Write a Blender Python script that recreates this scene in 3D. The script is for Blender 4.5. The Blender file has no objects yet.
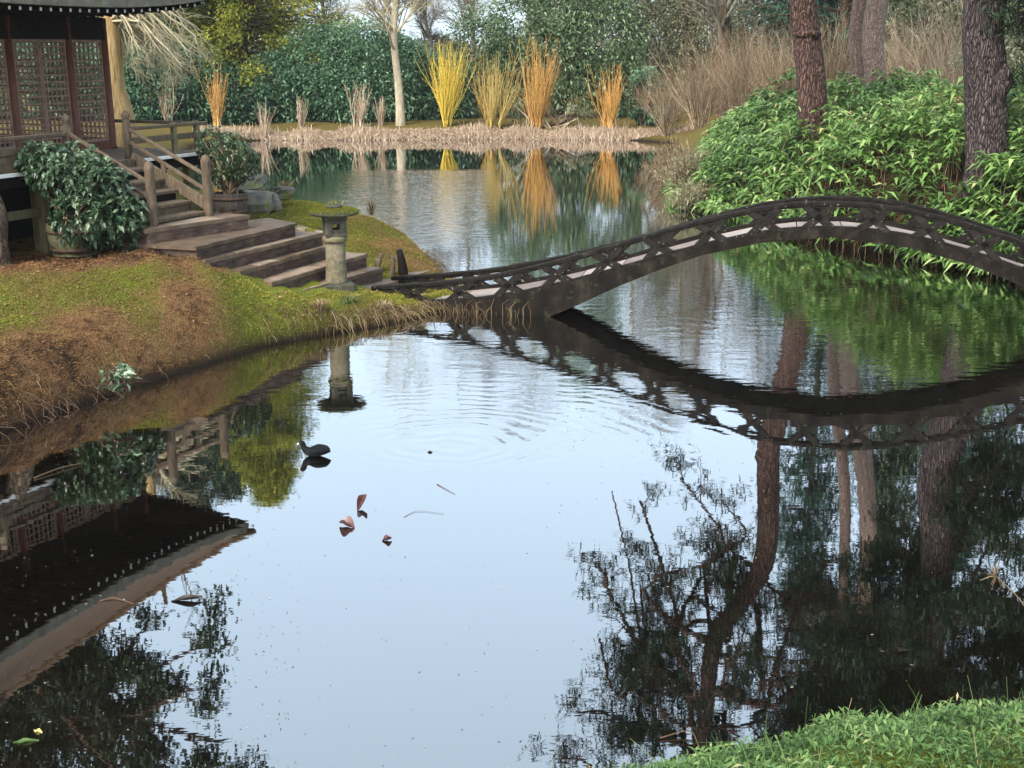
import bpy, math, random
import numpy as np

rng = np.random.default_rng(11)
random.seed(5)
scene = bpy.context.scene
COL = scene.collection
PI = math.pi

# ------------------------------------------------------------------ camera, sky, sun, exposure
CAMH = 3.8
FPX = 1200.0
PITCH = math.atan(334 / FPX)
cd = bpy.data.cameras.new("camera")
cam = bpy.data.objects.new("camera", cd)
COL.objects.link(cam)
cam.location = (0, 0, CAMH)
cam.rotation_euler = (PI / 2 - PITCH, 0, 0)
cd.sensor_width = 36.0
cd.lens = FPX / 1024 * 36.0
cd.clip_start = 0.05
cd.clip_end = 3000
scene.camera = cam

SUN_EL, SUN_AZ = math.radians(42), math.radians(215)     # azimuth clockwise from +Y: behind the camera, left
world = bpy.data.worlds.new("World")
scene.world = world
world.use_nodes = True
wn, wl = world.node_tree.nodes, world.node_tree.links
wn.clear()
sky = wn.new("ShaderNodeTexSky")
sky.sky_type = 'NISHITA'
sky.sun_disc = False
sky.sun_elevation = SUN_EL
sky.sun_rotation = SUN_AZ
sky.air_density = 1.0
sky.dust_density = 4.0
sky.ozone_density = 1.2
hs = wn.new("ShaderNodeHueSaturation")
hs.inputs['Saturation'].default_value = 0.8
mixw = wn.new("ShaderNodeMixRGB")
mixw.inputs[0].default_value = 0.45
mixw.inputs[2].default_value = (7.6, 9.4, 10.7, 1)       # the even veil of high cloud
bg = wn.new("ShaderNodeBackground")
bg.inputs[1].default_value = 0.125
wo = wn.new("ShaderNodeOutputWorld")
wl.new(sky.outputs[0], hs.inputs['Color'])
wl.new(hs.outputs[0], mixw.inputs[1])
wl.new(mixw.outputs[0], bg.inputs[0])
wl.new(bg.outputs[0], wo.inputs[0])

sd = bpy.data.lights.new("sun", 'SUN')
sd.energy = 2.9
sd.angle = math.radians(24)
sd.color = (1.0, 0.94, 0.84)
sun = bpy.data.objects.new("sun", sd)
COL.objects.link(sun)
sun.rotation_euler = (PI / 2 - SUN_EL, 0, -SUN_AZ + PI)
sun.rotation_euler = (math.radians(90) - SUN_EL, 0, PI - SUN_AZ)

scene.view_settings.view_transform = 'Standard'
scene.view_settings.look = 'None'
scene.view_settings.gamma = 1
scene.view_settings.exposure = 1.12
scene.view_settings.use_curve_mapping = False
scene.render.engine = 'CYCLES'
scene.cycles.max_bounces = 6
scene.cycles.diffuse_bounces = 2
scene.cycles.glossy_bounces = 3
scene.cycles.transmission_bounces = 2
scene.cycles.use_denoising = True

# ------------------------------------------------------------------ measuring helpers (plain survey of the place)
def ray(px, py):
    x = (px - 512) / FPX
    y = -(py - 384) / FPX
    return np.array([x, math.cos(PITCH) + y * math.sin(PITCH), -math.sin(PITCH) + y * math.cos(PITCH)])
def on_z(px, py, z):
    r = ray(px, py); t = (z - CAMH) / r[2]
    return np.array([0, 0, CAMH]) + r * t
def at(px, py, Y):
    r = ray(px, py)
    return np.array([0, 0, CAMH]) + r * (Y / r[1])
def mirrored(px, py, Y):      # the real point whose mirror image in the pond shows at that spot
    P = at(px, py, Y)
    return np.array([P[0], P[1], -P[2]])

def nrm(v):
    v = np.asarray(v, float)
    return v / np.maximum(np.linalg.norm(v, axis=-1, keepdims=True), 1e-9)
def runit(n):
    return nrm(rng.normal(size=(n, 3)))
def smooth01(x):
    x = np.clip(x, 0, 1); return x * x * (3 - 2 * x)

# ------------------------------------------------------------------ mesh builder
class MB:
    def __init__(s):
        s.v = []; s.t = []; s.f = []; s.n = 0
    def add(s, V, F, tint=0.5, smooth=False):
        V = np.asarray(V, float).reshape(-1, 3)
        F = np.asarray(F, np.int64)
        if len(V) == 0 or len(F) == 0: return
        T = np.broadcast_to(np.asarray(tint, float), (len(V),))
        s.v.append(V); s.t.append(T); s.f.append((F + s.n, smooth)); s.n += len(V)
    def mesh(s, name, m, origin):
        V = np.concatenate(s.v) - np.asarray(origin)
        T = np.concatenate(s.t)
        me = bpy.data.meshes.new(name)
        me.vertices.add(len(V)); me.vertices.foreach_set("co", V.ravel().astype(np.float32))
        loops, tot, sm = [], [], []
        for F, k in s.f:
            loops.append(F.ravel()); tot.append(np.full(len(F), F.shape[1])); sm.append(np.full(len(F), k))
        loops = np.concatenate(loops); tot = np.concatenate(tot); sm = np.concatenate(sm)
        start = np.concatenate([[0], np.cumsum(tot)[:-1]])
        me.loops.add(len(loops)); me.loops.foreach_set("vertex_index", loops.astype(np.int32))
        me.polygons.add(len(tot))
        me.polygons.foreach_set("loop_start", start.astype(np.int32))
        me.polygons.foreach_set("loop_total", tot.astype(np.int32))
        me.polygons.foreach_set("use_smooth", sm.astype(bool))
        a = me.attributes.new("tint", 'FLOAT', 'POINT')
        a.data.foreach_set("value", T.astype(np.float32))
        me.update(calc_edges=True); me.validate()
        if m is not None: me.materials.append(m)
        return me
    def build(s, name, m, parent=None, origin=None):
        if parent is not None: org = ORG[parent.name]
        else:
            V = np.concatenate(s.v)
            org = np.array(origin if origin is not None else
                           [(V[:, 0].min() + V[:, 0].max()) / 2, (V[:, 1].min() + V[:, 1].max()) / 2, V[:, 2].min()])
        o = bpy.data.objects.new(name, s.mesh(name, m, org))
        COL.objects.link(o)
        if parent is not None: o.parent = parent
        else: o.location = org
        ORG[o.name] = org
        return o
ORG = {}

def tag(o, label=None, cat=None, group=None, kind=None):
    if label: o["label"] = label
    if cat: o["category"] = cat
    if group: o["group"] = group
    if kind: o["kind"] = kind
    return o
def thing(name, loc, label, cat, group=None):
    o = bpy.data.objects.new(name, None); COL.objects.link(o)
    o.empty_display_size = .2
    o.location = loc; ORG[o.name] = np.array(loc, float)
    return tag(o, label, cat, group)
def copy_thing(src, loc, rz, label, sc=1.0):
    r = src.copy(); COL.objects.link(r)
    r.location = loc; r.rotation_euler = (0, 0, rz); r.scale = (sc, sc, sc); r["label"] = label
    for ch in list(src.children):
        c = ch.copy(); COL.objects.link(c); c.parent = r
        for g in list(ch.children):
            d = g.copy(); COL.objects.link(d); d.parent = c
    return r

# chamfered box
def _cbox():
    idx = {}; n = 0
    cs = [(x, y, z) for x in (-1, 1) for y in (-1, 1) for z in (-1, 1)]
    for c in cs:
        for a in range(3): idx[(c, a)] = n; n += 1
    F4, F3 = [], []
    for a in range(3):
        b, c2 = (a + 1) % 3, (a + 2) % 3
        for sg in (-1, 1):
            q = []
            for (u, w) in ((-1, -1), (1, -1), (1, 1), (-1, 1)):
                c = [0, 0, 0]; c[a] = sg; c[b] = u; c[c2] = w; q.append(idx[(tuple(c), a)])
            F4.append(q if sg > 0 else q[::-1])
    for a in range(3):
        b, c2 = (a + 1) % 3, (a + 2) % 3
        for u in (-1, 1):
            for w in (-1, 1):
                lo = [0, 0, 0]; lo[a] = -1; lo[b] = u; lo[c2] = w; hi = list(lo); hi[a] = 1
                lo, hi = tuple(lo), tuple(hi)
                q = [idx[(lo, b)], idx[(hi, b)], idx[(hi, c2)], idx[(lo, c2)]]
                F4.append(q[::-1] if u * w > 0 else q)
    for c in cs:
        q = [idx[(c, 0)], idx[(c, 1)], idx[(c, 2)]]
        F3.append(q if c[0] * c[1] * c[2] > 0 else q[::-1])
    base = np.array([c for c in cs for a in range(3)], float)
    ax = np.tile(np.arange(3), 8)
    return base, ax, np.array(F4), np.array(F3)
_CB = _cbox()
def box(mb, c, size, R=None, bev=.008, tint=.5):
    base, ax, F4, F3 = _CB
    h = np.asarray(size, float) / 2
    bev = min(bev, h.min() * .45)
    hb = np.tile(h - bev, (24, 1)); hb[np.arange(24), ax] = h[ax]
    V = base * hb
    if R is not None: V = V @ np.asarray(R).T
    V = V + np.asarray(c)
    n0 = mb.n
    mb.add(V, F4, tint)
    mb.f.append((F3 + n0, False))
def axes(d, up=(0, 0, 1)):
    x = nrm(d); up = np.asarray(up, float)
    if abs(x @ up) > .98: up = np.array([0, 1., 0])
    y = nrm(np.cross(up, x)); z = np.cross(x, y)
    return np.stack([x, y, z], 1)
def beam(mb, p0, p1, w, h, up=(0, 0, 1), bev=.008, tint=.5):
    p0, p1 = np.asarray(p0, float), np.asarray(p1, float)
    box(mb, (p0 + p1) / 2, (np.linalg.norm(p1 - p0), w, h), axes(p1 - p0, up), bev, tint)

def tubes(mb, P, R, s=5, tint=.5, smooth=True, cap=False):
    P = np.asarray(P, float); R = np.asarray(R, float)
    if P.ndim == 2: P = P[None]; R = R[None]
    N, K, _ = P.shape
    T = nrm(np.gradient(P, axis=1))
    ref = np.where(np.abs(T[:, :1, 2:3]) > .9, np.array([1., 0, 0]), np.array([0, 0, 1.]))
    ref = np.broadcast_to(ref, T.shape)
    U = nrm(np.cross(T, ref)); Vv = np.cross(T, U)
    a = np.arange(s) / s * 2 * PI
    ring = P[:, :, None] + R[:, :, None, None] * (np.cos(a)[None, None, :, None] * U[:, :, None] + np.sin(a)[None, None, :, None] * Vv[:, :, None])
    n0 = np.arange(N)[:, None, None] * K * s
    k = np.arange(K - 1)[None, :, None] * s; j = np.arange(s)[None, None, :]; j2 = (j + 1) % s
    F = np.stack([n0 + k + j, n0 + k + j2, n0 + k + s + j2, n0 + k + s + j], -1).reshape(-1, 4)
    t = np.asarray(tint, float)
    if t.ndim == 1: t = np.repeat(t, K * s)
    m0 = mb.n
    mb.add(ring.reshape(-1, 3), F, t, smooth)
    if cap:
        e = np.arange(s)
        for i in range(N):
            mb.f.append(((e[::-1])[None] + m0 + i * K * s, False))
            mb.f.append((e[None] + m0 + i * K * s + (K - 1) * s, False))

def catmull(P, m):
    P = np.asarray(P, float)
    Q = np.concatenate([[2 * P[0] - P[1]], P, [2 * P[-1] - P[-2]]])
    x = np.linspace(0, len(P) - 1 - 1e-6, m); i = x.astype(int); t = (x - i)[:, None]
    a, b, c, d = Q[i], Q[i + 1], Q[i + 2], Q[i + 3]
    return .5 * (2 * b + (c - a) * t + (2 * a - 5 * b + 4 * c - d) * t ** 2 + (3 * b - a - 3 * c + d) * t ** 3)

def lathe(mb, prof, c, n=16, tint=.5, smooth=True, phase=0, jit=0):
    prof = np.asarray(prof, float); K = len(prof)
    a = np.arange(n) / n * 2 * PI + phase
    V = np.stack([prof[:, 0:1] * np.cos(a), prof[:, 0:1] * np.sin(a), np.repeat(prof[:, 1:2], n, 1)], -1)
    if jit: V = V + rng.normal(0, jit, V.shape)
    V = V.reshape(-1, 3) + np.asarray(c)
    k = np.arange(K - 1)[:, None] * n; j = np.arange(n)[None]; j2 = (j + 1) % n
    F = np.stack([k + j, k + j2, k + n + j2, k + n + j], -1).reshape(-1, 4)
    n0 = mb.n
    mb.add(V, F, tint, smooth)
    e = np.arange(n)
    mb.f.append((e[::-1][None] + n0, False)); mb.f.append((e[None] + n0 + (K - 1) * n, False))

def prism(mb, poly, z0, z1, tint=.5):
    poly = np.asarray(poly, float); n = len(poly)
    area = 0.5 * np.sum(poly[:, 0] * np.roll(poly[:, 1], -1) - np.roll(poly[:, 0], -1) * poly[:, 1])
    if area < 0: poly = poly[::-1]
    V = np.concatenate([np.c_[poly, np.full(n, z0)], np.c_[poly, np.full(n, z1)]])
    j = np.arange(n); j2 = (j + 1) % n
    n0 = mb.n
    mb.add(V, np.stack([j, j2, n + j2, n + j], 1), tint)
    mb.f.append((j[::-1][None] + n0, False)); mb.f.append((j[None] + n + n0, False))

# leaves: folded blades of four triangles, or thin diamonds
def leaves(mb, P, D, L, W, tint, droop=.25, fold=.2, up=None, rich=True):
    P = np.asarray(P, float); n = len(P); D = nrm(D)
    L = np.broadcast_to(L, (n,))[:, None]; W = np.broadcast_to(W, (n,))[:, None]
    upv = np.tile([0, 0, 1.], (n, 1)) if up is None else up
    upv = upv + rng.normal(0, .35, (n, 3))
    S = nrm(np.cross(D, upv)); N = np.cross(S, D)
    t = np.broadcast_to(tint, (n,)); droop = np.broadcast_to(droop, (n,))[:, None]
    tip = P + D * L + np.array([0, 0, -1.]) * L * droop
    mid = P + D * L * .5 + N * L * .02
    a = mid + S * W * .5 + N * W * fold; b = mid - S * W * .5 + N * W * fold
    i = np.arange(n)
    if rich:
        V = np.stack([P, mid, tip, a, b], 1).reshape(-1, 3)
        o = i[:, None] * 5
        F = np.concatenate([o + np.array(q) for q in ((0, 3, 1), (0, 1, 4), (1, 3, 2), (1, 2, 4))])
        mb.add(V, F, np.repeat(t, 5))
    else:
        V = np.stack([P, a, tip, b], 1).reshape(-1, 3)
        mb.add(V, i[:, None] * 4 + np.arange(4), np.repeat(t, 4))

# branching, whole generations at once
def spawn(P, R, n, L, ang, ratio=.5, f0=.2, f1=1., K=5, up=0., grav=0., wob=.15, taper=.3, fall=.5, flat=0.):
    N, Kp, _ = P.shape
    pi = rng.integers(0, N, n); f = rng.uniform(f0, f1, n)
    x = f * (Kp - 1); i = np.minimum(x.astype(int), Kp - 2); w = (x - i)[:, None]
    B = P[pi, i] * (1 - w) + P[pi, i + 1] * w
    T = nrm(P[pi, i + 1] - P[pi, i]); r = R[pi, i] * (1 - w[:, 0]) + R[pi, i + 1] * w[:, 0]
    Q = rng.normal(size=(n, 3)); Q[:, 2] *= (1 - flat)
    Q = nrm(np.cross(np.cross(T, Q), T))
    a = rng.normal(ang, .18, n)[:, None]
    D = T * np.cos(a) + Q * np.sin(a); D[:, 2] += up; D = nrm(D)
    seg = (L * rng.uniform(.55, 1.2, n) * (1 - fall * f))[:, None] / (K - 1)
    pts = [B]
    for k in range(1, K):
        D = nrm(D + rng.normal(0, wob, (n, 3)) + np.array([0, 0, grav]))
        pts.append(pts[-1] + D * seg)
    return np.stack(pts, 1), np.maximum(r * ratio, .003)[:, None] * np.linspace(1, taper, K)[None]

# ------------------------------------------------------------------ materials
def newmat(name):
    m = bpy.data.materials.new(name); m.use_nodes = True
    nt = m.node_tree; nt.nodes.clear()
    return m, nt, nt.nodes, nt.links
def N_(nd, typ, **kw):
    n = nd.new(typ)
    for k, v in kw.items(): setattr(n, k, v)
    return n
def ramp(nd, stops):
    r = nd.new("ShaderNodeValToRGB"); e = r.color_ramp.elements
    e[0].position, e[0].color = stops[0][0], (*stops[0][1], 1)
    e[1].position, e[1].color = stops[-1][0], (*stops[-1][1], 1)
    for p, c in stops[1:-1]:
        x = e.new(p); x.color = (*c, 1)
    return r
def surf(name, stops, rough=.8, scale=6., stretch=(1, 1, 1), bump=.02, bscale=40., spots=None, spec=.3, tintw=0., detail=6, metal=0.):
    """a weathered surface: noise-driven colours, fine bump, optional lichen spots"""
    m, nt, nd, lk = newmat(name)
    tc = N_(nd, "ShaderNodeTexCoord"); mp = N_(nd, "ShaderNodeMapping"); mp.inputs['Scale'].default_value = stretch
    lk.new(tc.outputs['Object'], mp.inputs[0])
    no = N_(nd, "ShaderNodeTexNoise"); no.inputs['Scale'].default_value = scale; no.inputs['Detail'].default_value = detail
    no.inputs['Roughness'].default_value = .65
    lk.new(mp.outputs[0], no.inputs['Vector'])
    fac = no.outputs[0]
    if tintw:
        at_ = N_(nd, "ShaderNodeAttribute", attribute_name="tint")
        mx = N_(nd, "ShaderNodeMix"); mx.inputs[0].default_value = tintw
        lk.new(no.outputs[0], mx.inputs[2]); lk.new(at_.outputs['Fac'], mx.inputs[3]); fac = mx.outputs[0]
    r = ramp(nd, stops); lk.new(fac, r.inputs[0]); colr = r.outputs[0]
    if spots:
        vo = N_(nd, "ShaderNodeTexNoise"); vo.inputs['Scale'].default_value = spots[1]; vo.inputs['Detail'].default_value = 3
        lk.new(tc.outputs['Object'], vo.inputs['Vector'])
        rr = ramp(nd, [(spots[2], (0, 0, 0)), (spots[2] + .05, (1, 1, 1))]); lk.new(vo.outputs[0], rr.inputs[0])
        mc = N_(nd, "ShaderNodeMixRGB"); lk.new(rr.outputs[0], mc.inputs[0]); lk.new(colr, mc.inputs[1]); mc.inputs[2].default_value = (*spots[0], 1)
        colr = mc.outputs[0]
    b = N_(nd, "ShaderNodeBsdfPrincipled"); b.inputs['Roughness'].default_value = rough
    b.inputs['Specular IOR Level'].default_value = spec; b.inputs['Metallic'].default_value = metal
    lk.new(colr, b.inputs['Base Color'])
    if bump:
        n2 = N_(nd, "ShaderNodeTexNoise"); n2.inputs['Scale'].default_value = bscale; n2.inputs['Detail'].default_value = 5
        lk.new(mp.outputs[0], n2.inputs['Vector'])
        bp = N_(nd, "ShaderNodeBump"); bp.inputs['Distance'].default_value = bump; bp.inputs['Strength'].default_value = .8
        lk.new(n2.outputs[0], bp.inputs['Height']); lk.new(bp.outputs[0], b.inputs['Normal'])
    o = N_(nd, "ShaderNodeOutputMaterial"); lk.new(b.outputs[0], o.inputs[0])
    return m
def leafmat(name, stops, rough=.5, spec=.3, transl=.25):
    m, nt, nd, lk = newmat(name)
    a = N_(nd, "ShaderNodeAttribute", attribute_name="tint")
    r = ramp(nd, stops); lk.new(a.outputs['Fac'], r.inputs[0])
    b = N_(nd, "ShaderNodeBsdfPrincipled"); b.inputs['Roughness'].default_value = rough; b.inputs['Specular IOR Level'].default_value = spec
    lk.new(r.outputs[0], b.inputs['Base Color'])
    t = N_(nd, "ShaderNodeBsdfTranslucent"); lk.new(r.outputs[0], t.inputs[0])
    mx = N_(nd, "ShaderNodeMixShader"); mx.inputs[0].default_value = transl
    lk.new(b.outputs[0], mx.inputs[1]); lk.new(t.outputs[0], mx.inputs[2])
    o = N_(nd, "ShaderNodeOutputMaterial"); lk.new(mx.outputs[0], o.inputs[0])
    return m
def barkmat(name, dark, light, scale=9., zst=.35, bump=.05, rough=.9):
    m, nt, nd, lk = newmat(name)
    tc = N_(nd, "ShaderNodeTexCoord"); mp = N_(nd, "ShaderNodeMapping"); mp.inputs['Scale'].default_value = (1, 1, zst)
    lk.new(tc.outputs['Object'], mp.inputs[0])
    dn = N_(nd, "ShaderNodeTexNoise"); dn.inputs['Scale'].default_value = 4; lk.new(mp.outputs[0], dn.inputs['Vector'])
    ad = N_(nd, "ShaderNodeMixRGB", blend_type='ADD'); ad.inputs[0].default_value = .3
    lk.new(mp.outputs[0], ad.inputs[1]); lk.new(dn.outputs['Color'], ad.inputs[2])
    vo = N_(nd, "ShaderNodeTexVoronoi", feature='DISTANCE_TO_EDGE'); vo.inputs['Scale'].default_value = scale
    lk.new(ad.outputs[0], vo.inputs['Vector'])
    r = ramp(nd, [(.03, dark), (.2, tuple((d + l) / 2 for d, l in zip(dark, light))), (.55, light)]); lk.new(vo.outputs[0], r.inputs[0])
    n2 = N_(nd, "ShaderNodeTexNoise"); n2.inputs['Scale'].default_value = 30; n2.inputs['Detail'].default_value = 5; lk.new(tc.outputs['Object'], n2.inputs['Vector'])
    r2 = ramp(nd, [(.3, (.45, .45, .45)), (.7, (1.25, 1.2, 1.15))]); lk.new(n2.outputs[0], r2.inputs[0])
    mu = N_(nd, "ShaderNodeMixRGB", blend_type='MULTIPLY'); mu.inputs[0].default_value = 1
    lk.new(r.outputs[0], mu.inputs[1]); lk.new(r2.outputs[0], mu.inputs[2])
    b = N_(nd, "ShaderNodeBsdfPrincipled"); b.inputs['Roughness'].default_value = rough; b.inputs['Specular IOR Level'].default_value = .2
    lk.new(mu.outputs[0], b.inputs['Base Color'])
    bp = N_(nd, "ShaderNodeBump"); bp.inputs['Distance'].default_value = bump; lk.new(vo.outputs[0], bp.inputs['Height']); lk.new(bp.outputs[0], b.inputs['Normal'])
    o = N_(nd, "ShaderNodeOutputMaterial"); lk.new(b.outputs[0], o.inputs[0])
    return m

M = {}
M['dark_iron'] = surf("dark painted lattice", [(.3, (.0045, .004, .0035)), (.6, (.014, .0115, .0095)), (.8, (.05, .044, .036))], .75, 8, bump=.006, spots=((.16, .16, .125), 26, .66), spec=.12)
M['girder'] = surf("stained bridge concrete", [(.25, (.003, .0026, .0022)), (.5, (.009, .007, .0055)), (.75, (.035, .026, .02))], .85, 4, (1, 1, .6), bump=.01, spots=((.02, .022, .012), 9, .62), spec=.1)
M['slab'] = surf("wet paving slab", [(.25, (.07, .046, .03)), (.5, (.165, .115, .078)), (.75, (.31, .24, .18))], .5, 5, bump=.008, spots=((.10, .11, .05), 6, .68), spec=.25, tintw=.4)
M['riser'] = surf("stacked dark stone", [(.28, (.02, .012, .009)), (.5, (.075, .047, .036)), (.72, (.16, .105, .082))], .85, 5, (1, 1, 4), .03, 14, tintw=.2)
M['deckslab'] = surf("pale bridge slab", [(.25, (.15, .122, .11)), (.55, (.28, .235, .215)), (.8, (.40, .35, .325))], .6, 5, bump=.006, tintw=.3)
M['lantern'] = surf("weathered granite", [(.25, (.05, .042, .027)), (.5, (.125, .105, .068)), (.75, (.21, .18, .125))], .85, 14, bump=.008, bscale=90, spots=((.11, .12, .04), 9, .6))
M['lantern_dark'] = surf("damp dark granite", [(.25, (.018, .018, .014)), (.6, (.06, .056, .042)), (.8, (.11, .10, .075))], .85, 12, bump=.008, bscale=90, spots=((.07, .085, .025), 8, .58))
M['moss'] = leafmat("moss", [(0, (.05, .055, .012)), (.5, (.14, .15, .02)), (1, (.24, .22, .03))], .9, .1, .2)
M['redwood'] = surf("red brown posts", [(.25, (.05, .017, .009)), (.6, (.135, .047, .027)), (.8, (.21, .085, .052))], .6, 6, (4, 4, .6), .004, 30)
M['lattice'] = surf("weathered lattice laths", [(.25, (.14, .085, .062)), (.6, (.28, .185, .14)), (.8, (.40, .29, .23))], .85, 9, bump=.002, spec=.1)
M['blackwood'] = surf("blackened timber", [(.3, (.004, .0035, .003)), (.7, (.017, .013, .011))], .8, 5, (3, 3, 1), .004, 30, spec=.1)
M['greywood'] = surf("weathered grey brown timber", [(.25, (.045, .032, .02)), (.55, (.115, .083, .055)), (.8, (.21, .16, .115))], .85, 5, (5, 5, 1.2), .006, 26, spots=((.12, .12, .05), 7, .66))
M['greenwood'] = surf("algae stained timber", [(.25, (.06, .055, .028)), (.55, (.15, .13, .07)), (.8, (.24, .21, .13))], .85, 5, (5, 5, .8), .006, 26)
M['white_edge'] = surf("white painted deck edge", [(.3, (.55, .54, .5)), (.7, (.8, .79, .75))], .6, 8, bump=.002)
M['rafter_tip'] = surf("white painted rafter ends", [(.3, (.7, .69, .65)), (.7, (.85, .84, .8))], .6, 8, bump=.001)
M['roof'] = surf("brown shingle roof", [(.25, (.04, .024, .013)), (.55, (.10, .06, .032)), (.8, (.16, .10, .058))], .85, 4, (1, 1, 6), .03, 9)
M['fascia'] = surf("grey lichened eave edge", [(.25, (.07, .062, .05)), (.6, (.17, .15, .12)), (.8, (.27, .25, .20))], .85, 7, bump=.01, spots=((.13, .15, .06), 9, .6))
M['tub'] = surf("mossy tub staves", [(.25, (.035, .035, .018)), (.6, (.10, .10, .05)), (.8, (.17, .16, .09))], .85, 6, (6, 6, .8), .008, 20)
M['darktub'] = surf("dark barrel staves", [(.25, (.03, .025, .022)), (.6, (.075, .06, .052)), (.8, (.13, .105, .09))], .85, 6, (6, 6, .8), .008, 20)
M['rust'] = surf("rusty hoop", [(.3, (.03, .018, .012)), (.7, (.09, .05, .03))], .8, 12, bump=.002)
M['rock'] = surf("grey mossy rock", [(.25, (.05, .045, .037)), (.55, (.13, .12, .10)), (.8, (.22, .205, .175))], .9, 3, bump=.03, bscale=10, spots=((.11, .12, .035), 3, .58))
M['soil'] = surf("damp soil", [(.3, (.02, .013, .008)), (.7, (.06, .04, .025))], 1, 12, bump=.02, bscale=30)
M['rhodo'] = leafmat("glossy rhododendron leaf", [(0, (.010, .03, .014)), (.5, (.04, .085, .038)), (1, (.19, .25, .15))], .35, .5, .15)
M['camellia'] = leafmat("camellia leaf", [(0, (.012, .030, .014)), (.5, (.035, .075, .03)), (1, (.14, .19, .09))], .35, .5, .15)
M['hedge'] = leafmat("blue green hedge leaf", [(0, (.018, .055, .03)), (.5, (.085, .19, .10)), (1, (.27, .42, .25))], .45, .4, .4)
M['laurel'] = leafmat("dark laurel leaf", [(0, (.010, .038, .022)), (.5, (.04, .115, .06)), (1, (.15, .28, .15))], .4, .4, .4)
M['golden'] = leafmat("golden conifer spray", [(0, (.08, .11, .02)), (.5, (.26, .28, .04)), (1, (.50, .48, .09))], .7, .2, .45)
M['conifer'] = leafmat("grey green conifer spray", [(0, (.018, .035, .022)), (.5, (.05, .085, .045)), (1, (.11, .16, .08))], .7, .2, .2)
M['bluefir'] = leafmat("blue green fir", [(0, (.008, .03, .022)), (.5, (.025, .075, .05)), (1, (.055, .13, .085))], .6, .2, .2)
M['holly'] = leafmat("holly leaf", [(0, (.025, .06, .025)), (.5, (.11, .185, .08)), (1, (.33, .43, .25))], .4, .4, .4)
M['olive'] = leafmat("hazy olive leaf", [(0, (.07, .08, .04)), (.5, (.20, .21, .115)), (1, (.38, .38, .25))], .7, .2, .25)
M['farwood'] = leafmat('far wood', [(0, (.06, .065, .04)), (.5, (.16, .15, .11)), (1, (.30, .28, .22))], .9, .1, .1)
M['pine'] = leafmat("pine needles", [(0, (.008, .018, .010)), (.5, (.022, .045, .022)), (1, (.05, .085, .04))], .6, .2, .1)
M['oakleaf'] = leafmat("dull evergreen leaf", [(0, (.012, .022, .012)), (.5, (.035, .06, .03)), (1, (.09, .13, .07))], .5, .3, .15)
M['bamboo'] = leafmat("broad bamboo leaf", [(0, (.03, .06, .016)), (.3, (.09, .18, .042)), (.6, (.19, .32, .085)), (.85, (.34, .45, .17)), (.94, (.42, .46, .22)), (1, (.42, .33, .15))], .45, .4, .3)
M['nearleaf'] = leafmat("short green herb", [(0, (.02, .045, .012)), (.5, (.085, .165, .045)), (.88, (.20, .30, .10)), (1, (.38, .33, .17))], .55, .3, .3)
M['blades'] = leafmat("moss and needle litter", [(0, (.15, .07, .035)), (.25, (.30, .16, .07)), (.42, (.24, .17, .055)), (.58, (.145, .125, .028)), (.8, (.205, .195, .03)), (1, (.36, .32, .06))], .9, .1, .25)
M['litter'] = leafmat('fallen leaf', [(0, (.05, .025, .015)), (.5, (.17, .085, .045)), (1, (.34, .22, .13))], .7, .2, .1)
M['straw'] = leafmat("dead grass", [(0, (.05, .03, .016)), (.5, (.19, .13, .065)), (1, (.42, .33, .20))], .8, .2, .25)
M['reed'] = leafmat("dry pinkish reeds", [(0, (.18, .11, .07)), (.5, (.50, .36, .25)), (1, (.78, .66, .50))], .8, .2, .2)
M['iris'] = leafmat("sedge blades", [(0, (.03, .06, .018)), (.6, (.09, .16, .045)), (1, (.25, .25, .11))], .5, .3, .25)
M['yellowtwig'] = leafmat("yellow willow rods", [(0, (.30, .19, .03)), (.5, (.58, .40, .045)), (1, (.78, .62, .10))], .6, .3, 0)
M['ambertwig'] = leafmat("amber willow rods", [(0, (.22, .13, .035)), (.6, (.42, .29, .07)), (1, (.55, .44, .18))], .6, .3, 0)
M['orangetwig'] = leafmat("orange willow rods", [(0, (.28, .12, .03)), (.6, (.52, .27, .06)), (1, (.62, .40, .14))], .6, .3, 0)
M['browntwig'] = leafmat("brown bare twigs", [(0, (.06, .035, .022)), (.55, (.19, .125, .075)), (1, (.46, .38, .26))], .85, .2, 0)
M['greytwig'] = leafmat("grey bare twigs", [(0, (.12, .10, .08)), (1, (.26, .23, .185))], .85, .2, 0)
M['paletwig'] = leafmat("pale lichened twigs", [(0, (.22, .19, .12)), (1, (.48, .43, .29))], .85, .2, 0)
M['palebark'] = surf("smooth pale bark", [(.25, (.17, .14, .095)), (.55, (.35, .30, .215)), (.8, (.48, .42, .32))], .85, 3, (3, 3, .7), .02, 12, spots=((.20, .21, .10), 3, .62))
M['tanbark'] = surf("tan flaking bark", [(.25, (.17, .10, .04)), (.5, (.40, .27, .12)), (.75, (.58, .44, .24))], .85, 5, (4, 4, .5), .03, 12)
M['oldbark'] = barkmat("rough grey brown bark", (.05, .035, .022), (.24, .18, .125), 14, .3, .03)
M['pinebark'] = barkmat("plated purple brown pine bark", (.008, .006, .006), (.20, .155, .155), 26, .2, .06)
M['redpinebark'] = barkmat("red brown pine bark", (.02, .011, .009), (.22, .135, .115), 24, .2, .05)
M['palepinebark'] = barkmat("pinkish pine bark", (.16, .11, .092), (.50, .385, .33), 26, .2, .04)
M['coot'] = surf("slate black plumage", [(.3, (.003, .0033, .004)), (.7, (.011, .0115, .013))], .75, 30, bump=.004, bscale=90, spec=.1)
M['bill'] = surf("white bill", [(.3, (.6, .56, .5)), (.7, (.8, .76, .7))], .4, 20, bump=0)
M['eye'] = surf("red eye", [(.3, (.2, .01, .01)), (.7, (.3, .02, .01))], .1, 20, bump=0)
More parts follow.
